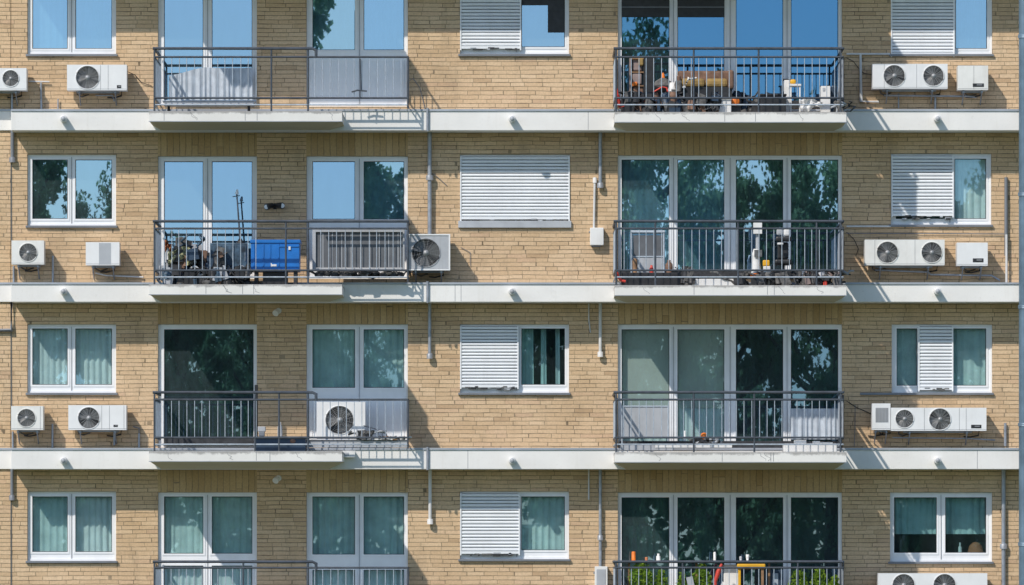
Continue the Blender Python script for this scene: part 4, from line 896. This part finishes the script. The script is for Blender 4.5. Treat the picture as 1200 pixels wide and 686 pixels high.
mb = MB(); bx(mb, 358, 516.5, 478, 524.5, 0.45, 0.6, 'sill_light'); mb.pbox(357.5, 515.5, 478.5, 516.5, 0.42, 0.62, M['sill']); thing('shelf_beam', mb, 'pale blue grey beam under the white fan unit along the railing foot', 'beam', bevel=0.006)
heap('fitting_heap', 'dark coil of pipe fittings right of the white fan unit', 'fittings', 415, 436, 505, WZ(516, 0.5), 0.5, 0.62, ['black', 'grit', 'acg'], 26, 41)
mb = MB(); mb.tube([P(426, 499, 0.6), P(440, 503, 0.6), P(453, 509, 0.6), P(453, 515.5, 0.6)], 0.009, M['rail'], 6)
for x_, y_ in ((434, 501.4), (443, 504.5), (448, 507)): mb.tube([P(x_, y_, 0.6), P(x_, 515.5, 0.6)], 0.006, M['rail'], 6)
thing('wire_rack', mb, 'sloping dark wire rack right of the white fan unit', 'rack')
heap('scrap_row', 'small dark scraps lying on the beam at its right end', 'scraps', 438, 476, 512, WZ(516, 0.55), 0.5, 0.6, ['black', 'grit', 'wood', 'white'], 22, 43)
mb = MB(); mb.pbox(401.5, 529, 416, 536, FD, FD + 0.16, M['white']); mb.pbox(403, 530.5, 409, 534.5, FD + .16, FD + .164, M['acg']); thing('utility_box', mb, 'small white box fixed to the floor band at the slab end', 'box', bevel=0.006)
mb = MB(); bx(mb, 727, 521, 790, 528, 1.1, 1.35, 'acg'); bx(mb, 765, 517, 812, 521, 0.9, 1.2, 'black'); bx(mb, 768, 521.5, 858, 525, 0.9, 1.36, 'white'); thing('stacked_planks', mb, 'flat stack of pale planks along the floor of the third right balcony', 'planks', bevel=0.006)
mb = MB(); c = P(825, 511, 1.25); mb.lathe((c.x, c.y, c.z - 0.055), [(0.015, 0), (0.045, 0.015), (0.058, 0.055), (0.045, 0.095), (0.015, 0.11)], M['orange'], 16); thing('orange_ball', mb, 'bright orange ball resting among the third balcony clutter', 'ball')
heap('toy_clutter', 'dark low clutter carrying the orange ball', 'clutter', 816, 842, 515.5, WZ(521, 1.2), 1.1, 1.3, ['black', 'grit', 'acg', 'dark'], 34, 51)
mb = MB(); drop(mb, 918, 520, 981, F3r, 0.9, 1.3, 'white'); thing('styrofoam_slab', mb, 'long white foam block on the floor at the right of the third balcony', 'foam block', bevel=0.02)
for i, (x_, w_, t_) in enumerate(((938, 14, 516), (957, 8, 517), (968, 16, 518.5))):
    mb = MB(); bx(mb, x_ - w_ / 2, t_, x_ + w_ / 2, 520 - .1, 0.95, 1.2, 'white'); thing('white_carton', mb, ['leftmost of three white cartons on the long foam block', 'narrow middle carton of three on the long foam block', 'rightmost flat carton of three on the long foam block'][i], 'carton', bevel=0.006)
pot_thing(802.5, 505, WZ(517, 1.2), 1.1, 0.018, 'white', 'white_candle', 'thin white candle standing on the plank stack', 'candle', [(1, 0), (1, .9), (.8, 1)])
mb = MB(); bx(mb, 729, 477, 783, 512, 0.55, 0.56, 'acg'); mb.tube([P(728, 476.5, .56), P(784, 476.5, .56)], .014, M['bar'], 8)
for x_ in (729, 783): c = P(x_, 476.5, .56); mb.tube([c, (c.x, c.y, F3r)], .012, M['bar'], 8)
thing('windbreak_panel', mb, 'grey fabric windbreak panel behind the left of the third railing', 'windbreak')

# fourth storey, right balcony (the storey cut by the bottom edge)
root = empty('plank_table', (WX(815, 1.2), -1.0, F4r)); tag(root, 'narrow plank table holding jars level with the lowest handrail', 'table')
mb = MB(); bx(mb, 732, 657, 905, 659.5, 0.9, 1.2, 'wood'); mb.build('tabletop', root)
for x_ in (736, 815, 900): mb = MB(); drop(mb, x_, 659.5, x_ + 2.5, F4r, 1.0, 1.05, 'wood'); mb.build('leg', root)
TZ4 = WZ(657, 1.2)
pot_thing(742.5, 646.5, TZ4, 1.05, 0.034, 'orange', 'orange_bottle', 'orange bottle standing on the plank table', 'bottle', [(1, 0), (1, .85), (.8, 1)])
pot_thing(757.5, 653, TZ4, 1.05, 0.025, 'terracotta', 'clay_cup', 'tiny clay cup between the orange and the white bottle', 'cup')
pot_thing(771.5, 649, TZ4, 1.05, 0.035, 'white', 'white_bottle', 'squat white bottle on the plank table before the left pane', 'bottle', [(1, 0), (1, .6), (.5, .75), (.6, 1)])
pot_thing(837.5, 647, TZ4, 1.05, 0.022, 'white', 'white_tube', 'slim white tube on the plank table at the second pane', 'tube', [(1, 0), (1, .9), (.7, 1)])
pot_thing(868, 652, TZ4, 1.05, 0.024, 'acg', 'glass_jar', 'small clear jar on the plank table above the yellow stool', 'jar')
pot_thing(876, 650, TZ4, 1.05, 0.028, 'white', 'white_mug', 'white mug at the right end of the plank table', 'mug', [(.6, 0), (1, .5), (1, 1)])
root = empty('yellow_stool', (WX(881, 1.3), -1.15, F4r)); tag(root, 'yellow painted high stool behind the lowest railing', 'stool')
mb = MB(); bx(mb, 864, 661, 897, 667, 1.22, 1.40, 'yellow'); mb.build('seat', root, bevel=0.015)
for x_ in (865, 892):
    for dd in (1.25, 1.37): mb = MB(); drop(mb, x_, 667, x_ + 3, F4r, dd - .02, dd, 'yellow' if x_ < 880 else 'wood'); mb.build('leg', root)
mb = MB(); bx(mb, 868, 690, 892, 692, 1.3, 1.33, 'yellow'); mb.build('stretcher', root)
root = empty('white_chair', (WX(857, 1.3), -1.15, F4r)); tag(root, 'white plastic garden chair beside the yellow stool', 'chair')
mb = MB(); bx(mb, 848, 662, 867, 694, 1.0, 1.05, 'white'); mb.build('backrest', root, bevel=0.02)
mb = MB(); bx(mb, 847, 694, 868, 698, 1.0, 1.4, 'white'); mb.build('seat', root, bevel=0.015)
for x_ in (848, 865):
    for dd in (1.02, 1.38): mb = MB(); drop(mb, x_, 698, x_ + 2.5, F4r, dd - .03, dd, 'white'); mb.build('leg', root)
mb = MB(); mb.tube([P(x, y, 1.35) for x, y in ((846, 661), (842, 670), (838, 682), (839, 700))], [0.02, 0.04, 0.03, 0.02], M['red'], 8); mb.tube([P(839, 700, 1.35), (P(839, 700, 1.35).x, -1.35, F4r)], 0.012, M['rail'], 6); thing('folded_parasol', mb, 'furled red parasol leaning beside the white chair', 'parasol')
def plant(px, top, wpx, label, seed, d=1.15, dense=700):
    r = np.random.default_rng(seed); root = empty('potted_plant', (WX(px, d), -d, F4r)); tag(root, label, 'plant', 'green plants in pots on the lowest balcony')
    cx = WX(px, d); zt = WZ(top, d); mb = MB(); mb.lathe((cx, -d, F4r), [(0.10, 0), (0.15, 0.22), (0.16, 0.26), (0.14, 0.26), (0.13, 0.22)], M['terracotta'], 18); mb.build('pot', root)
    mb = MB()
    for i in range(7):
        a = r.uniform(0, 6.28); q = r.uniform(0.2, 0.9) * wpx / S / 2
        mb.tube([(cx, -d, F4r + 0.2), (cx + math.cos(a) * q * .5, -d + math.sin(a) * q * .3, F4r + 0.5), (cx + math.cos(a) * q, -d + math.sin(a) * q * .4, zt - r.uniform(.03, .25))], 0.006, M['leaf2'], 5)
    mb.build('stem', root)
    mb = MB()
    for i in range(dense):
        u = r.uniform(); z = F4r + 0.28 + (zt - F4r - 0.28) * u ** 0.8; wr = wpx / S / 2 * (0.95 - 0.6 * max(0, u - 0.6) / 0.4) ; a = r.uniform(0, 6.28); q = wr * math.sqrt(r.uniform())
        p = Vector((cx + q * math.cos(a), -d + q * 0.6 * math.sin(a), z + 0.05 * math.sin(a * 3))); s_ = r.uniform(0.018, 0.04)
        e = Vector(r.normal(size=3)).normalized(); f = e.cross(Vector(r.normal(size=3))).normalized()
        mb.add([p - e * s_, p + f * s_ * .5, p + e * s_, p - f * s_ * .5], [(0, 1, 2, 3)], M['leaf2'])
    mb.build('foliage', root)
plant(752, 661, 34, 'bushiest bright green plant at the left end of the lowest balcony', 1, dense=1100)
plant(775, 671, 18, 'upright green plant next to the bushiest one', 2, dense=450)
plant(800, 674, 16, 'low round plant under the middle of the plank table', 3, dense=320)
plant(822, 664, 26, 'leafy plant left of the red parasol', 4, dense=520)
plant(936, 671, 26, 'wide low plant right of the third door pane', 5, dense=520)
plant(960, 669, 24, 'tall light green plant before the rightmost pane', 6, dense=620)
plant(978, 677, 16, 'smallest plant in the right corner of the lowest balcony', 7, dense=380)
heap('balcony_clutter', 'pale buckets and tools between the pots of the lowest balcony', 'clutter', 805, 850, 676, F4r, 0.8, 1.3, ['white', 'acg', 'grit', 'steelblue'], 40, 61)
mb = MB(); drop(mb, 902, 668, 918, F4r, 0.7, 0.95, 'navy'); bx(mb, 905, 672, 912, 690, 0.95, 0.96, 'bar'); thing('blue_cupboard', mb, 'dark blue cupboard right of the yellow stool', 'cupboard', bevel=0.01)
# orange lampshade behind the lowest right window
mb = MB(); c = P(1145, 648, 0); mb.lathe((c.x, 0.35, WZ(650)), [(0.14, 0), (0.11, 0.14), (0.05, 0.2), (0.01, 0.21)], M['terracotta'], 18); thing('lamp_shade', mb, 'red orange shade on the inner sill of the lowest right window', 'lamp')
pot_thing(1125, 636, WZ(650), -0.33, 0.03, 'white', 'sill_bottle', 'small white bottle on the inner sill of the lowest right window', 'bottle', [(1, 0), (1, .6), (.4, .75), (.4, 1)])

# ---------------------------------------------------------------- ground, street and the trees across it (seen mirrored in the panes)
def ground(name, x0, x1, y0, y1, z, mat):
    mb = MB(); mb.add([(x0, y0, z), (x1, y0, z), (x1, y1, z), (x0, y1, z)], [(0, 1, 2, 3)], M[mat]); o = mb.build(name); o['kind'] = 'structure'
ground('lawn', -900, 900, -1500, 400, 0.0, 'grass')
ground('road', -900, 900, -30, -22, 0.004, 'asphalt')
def tree_meshes(seed, n=34000):
    r = np.random.default_rng(seed); H = 15.0
    tb = MB(); top = Vector((r.uniform(-.5, .5), r.uniform(-.5, .5), H * 0.86))
    tb.tube([(0, 0, 0), (0.1, 0, 3), (0.0, 0.1, 7), top], [0.42, 0.33, 0.22, 0.05], M['bark'], 10)
    cl = []
    for i in range(24):
        a = r.uniform(0, 6.28); h0 = r.uniform(2.2, 11.5); l = r.uniform(2.2, 5.0) * (1.15 - abs(h0 - 7) / 12); e = Vector((math.cos(a) * l, math.sin(a) * l, h0 + l * r.uniform(0.3, 0.9)))
        tb.tube([(0, 0, h0), Vector((e.x * .5, e.y * .5, h0 + (e.z - h0) * .35)), e], [0.15, 0.10, 0.04], M['bark'], 6); cl.append((e, r.uniform(0.6, 1.15)))
        m_ = Vector((e.x * .55, e.y * .55, h0 + (e.z - h0) * .5)); cl.append((m_, r.uniform(0.4, 0.9)))
        for _ in range(2): cl.append((e + Vector(r.normal(size=3)) * 1.0, r.uniform(0.35, 0.8)))
    for i in range(7): cl.append((top + Vector((r.normal() * 1.1, r.normal() * 1.1, r.uniform(-2, 1.2))), r.uniform(0.7, 1.2)))
    cs = np.array([c[0] for c in cl]); rs = np.array([c[1] for c in cl]); idx = r.integers(0, len(cl), n)
    dirs = r.normal(size=(n, 3)); dirs /= np.linalg.norm(dirs, axis=1)[:, None]; rad = rs[idx] * r.uniform(0.2, 1.15, n)
    p = cs[idx] + dirs * rad[:, None] * np.array([1, 1, 0.75]); e = r.normal(size=(n, 3)); e /= np.linalg.norm(e, axis=1)[:, None]; f = np.cross(e, r.normal(size=(n, 3))); f /= np.linalg.norm(f, axis=1)[:, None]
    s_ = r.uniform(0.07, 0.15, n)[:, None]; V = np.stack([p - e * s_, p + f * s_ * .6, p + e * s_, p - f * s_ * .6], 1).reshape(-1, 3)
    me = bpy.data.meshes.new('foliage'); me.from_pydata(V.tolist(), [], [(4 * i, 4 * i + 1, 4 * i + 2, 4 * i + 3) for i in range(n)]); me.materials.append(M['leaf'])
    t = tb.build('trunk'); tm = t.data; off = WP[t.name].copy(); bpy.data.objects.remove(t)
    return tm, off, me
TM = [tree_meshes(s) for s in (5, 6, 9)]
BK = 128.0
def put_tree(px, top, wid, kind, dd, label, rot):
    k = (BK + dd + L) / L; x = (px - 600) / S * k; H = CZ + (HOR - top) / S * k; sc = H / 13.6; wsc = (wid / S * k) / 8.0
    root = empty('tree', (x, -(BK + dd), 0)); tag(root, label, 'tree', 'trees mirrored in the window panes')
    tm, off, fm = TM[kind]
    a = bpy.data.objects.new('trunk', tm); C.objects.link(a); a.parent = root; a.location = off
    b = bpy.data.objects.new('foliage', fm); C.objects.link(b); b.parent = root
    root.scale = (wsc, wsc, sc); root.rotation_euler = (0, 0, rot)
TREES = [(12, 84, 235), (-110, 180, 240), (190, 238, 150), (300, 345, 150), (395, 350, 140), (535, 172, 225), (650, 215, 200), (742, 112, 215), (862, 178, 200), (975, 165, 210), (1045, 240, 150), (1110, 235, 200), (1180, 205, 200), (1290, 180, 240), (120, 300, 160), (470, 300, 160)]
for i, (px, tp, wd) in enumerate(TREES):
    put_tree(px, tp, wd, i % 3, random.uniform(-4, 9), 'dark leafy tree seen mirrored in the window glass', i * 1.3)
def hedge():   # far dense wood behind the trees
    r = np.random.default_rng(4); n = 80000; x = r.uniform(-75, 75, n); hh = 13.0 + 1.6 * np.sin(x * .31) + 1.1 * np.sin(x * .83 + 1) + .8 * np.sin(x * 2.1)
    z = hh * r.uniform(0, 1, n) ** 0.8; y = -158 + r.uniform(-2.5, 2.5, n); p = np.stack([x, y, z], 1)
    e = r.normal(size=(n, 3)); e /= np.linalg.norm(e, axis=1)[:, None]; f = np.cross(e, r.normal(size=(n, 3))); f /= np.linalg.norm(f, axis=1)[:, None]; s_ = r.uniform(0.18, 0.42, n)[:, None]
    V = np.stack([p - e * s_, p + f * s_ * .6, p + e * s_, p - f * s_ * .6], 1).reshape(-1, 3)
    me = bpy.data.meshes.new('distant_wood'); me.from_pydata(V.tolist(), [], [(4 * i, 4 * i + 1, 4 * i + 2, 4 * i + 3) for i in range(n)]); me.materials.append(M['leaf'])
    o = bpy.data.objects.new('distant_wood', me); C.objects.link(o); tag(o, 'dark distant wood mirrored low in the window panes', 'wood', kind='stuff')
hedge()

# ---------------------------------------------------------------- light, sky, camera
sv = Vector((-TX, -1.0, TZ)).normalized()
elev = math.asin(sv.z); az = math.atan2(sv.x, sv.y)
wd = bpy.data.worlds.new('World'); bpy.context.scene.world = wd; wd.use_nodes = True; nt = wd.node_tree; nt.nodes.clear()
sky = nt.nodes.new('ShaderNodeTexSky'); sky.sky_type = 'NISHITA'; sky.sun_disc = False; sky.sun_elevation = elev; sky.sun_rotation = az
sky.air_density = 1.0; sky.dust_density = 0.4; sky.ozone_density = 2.0; sky.altitude = 300
bg = nt.nodes.new('ShaderNodeBackground'); bg.inputs['Strength'].default_value = 0.142; wo = nt.nodes.new('ShaderNodeOutputWorld')
nt.links.new(sky.outputs[0], bg.inputs[0]); nt.links.new(bg.outputs[0], wo.inputs[0])
sl = bpy.data.lights.new('sun', 'SUN'); sl.energy = 3.55; sl.angle = math.radians(0.8); sl.color = (1.0, 0.925, 0.83)
so = bpy.data.objects.new('sun', sl); C.objects.link(so); so.rotation_euler = sv.to_track_quat('Z', 'Y').to_euler(); so.location = (-30, -40, 60)
cam = bpy.data.cameras.new('camera'); co = bpy.data.objects.new('camera', cam); C.objects.link(co)
co.location = (0, -L, CZ); co.rotation_euler = (math.radians(90), 0, 0)
cam.sensor_width = 36; cam.lens = 36 * L / (1200 / S); cam.shift_y = (HOR - 343) / 1200; cam.clip_start = 1; cam.clip_end = 3000
sc = bpy.context.scene; sc.camera = co
sc.view_settings.view_transform = 'Standard'; sc.view_settings.look = 'None'; sc.view_settings.exposure = 0
sc.render.engine = 'CYCLES'; sc.cycles.max_bounces = 8; sc.cycles.transparent_max_bounces = 12; sc.cycles.use_denoising = True
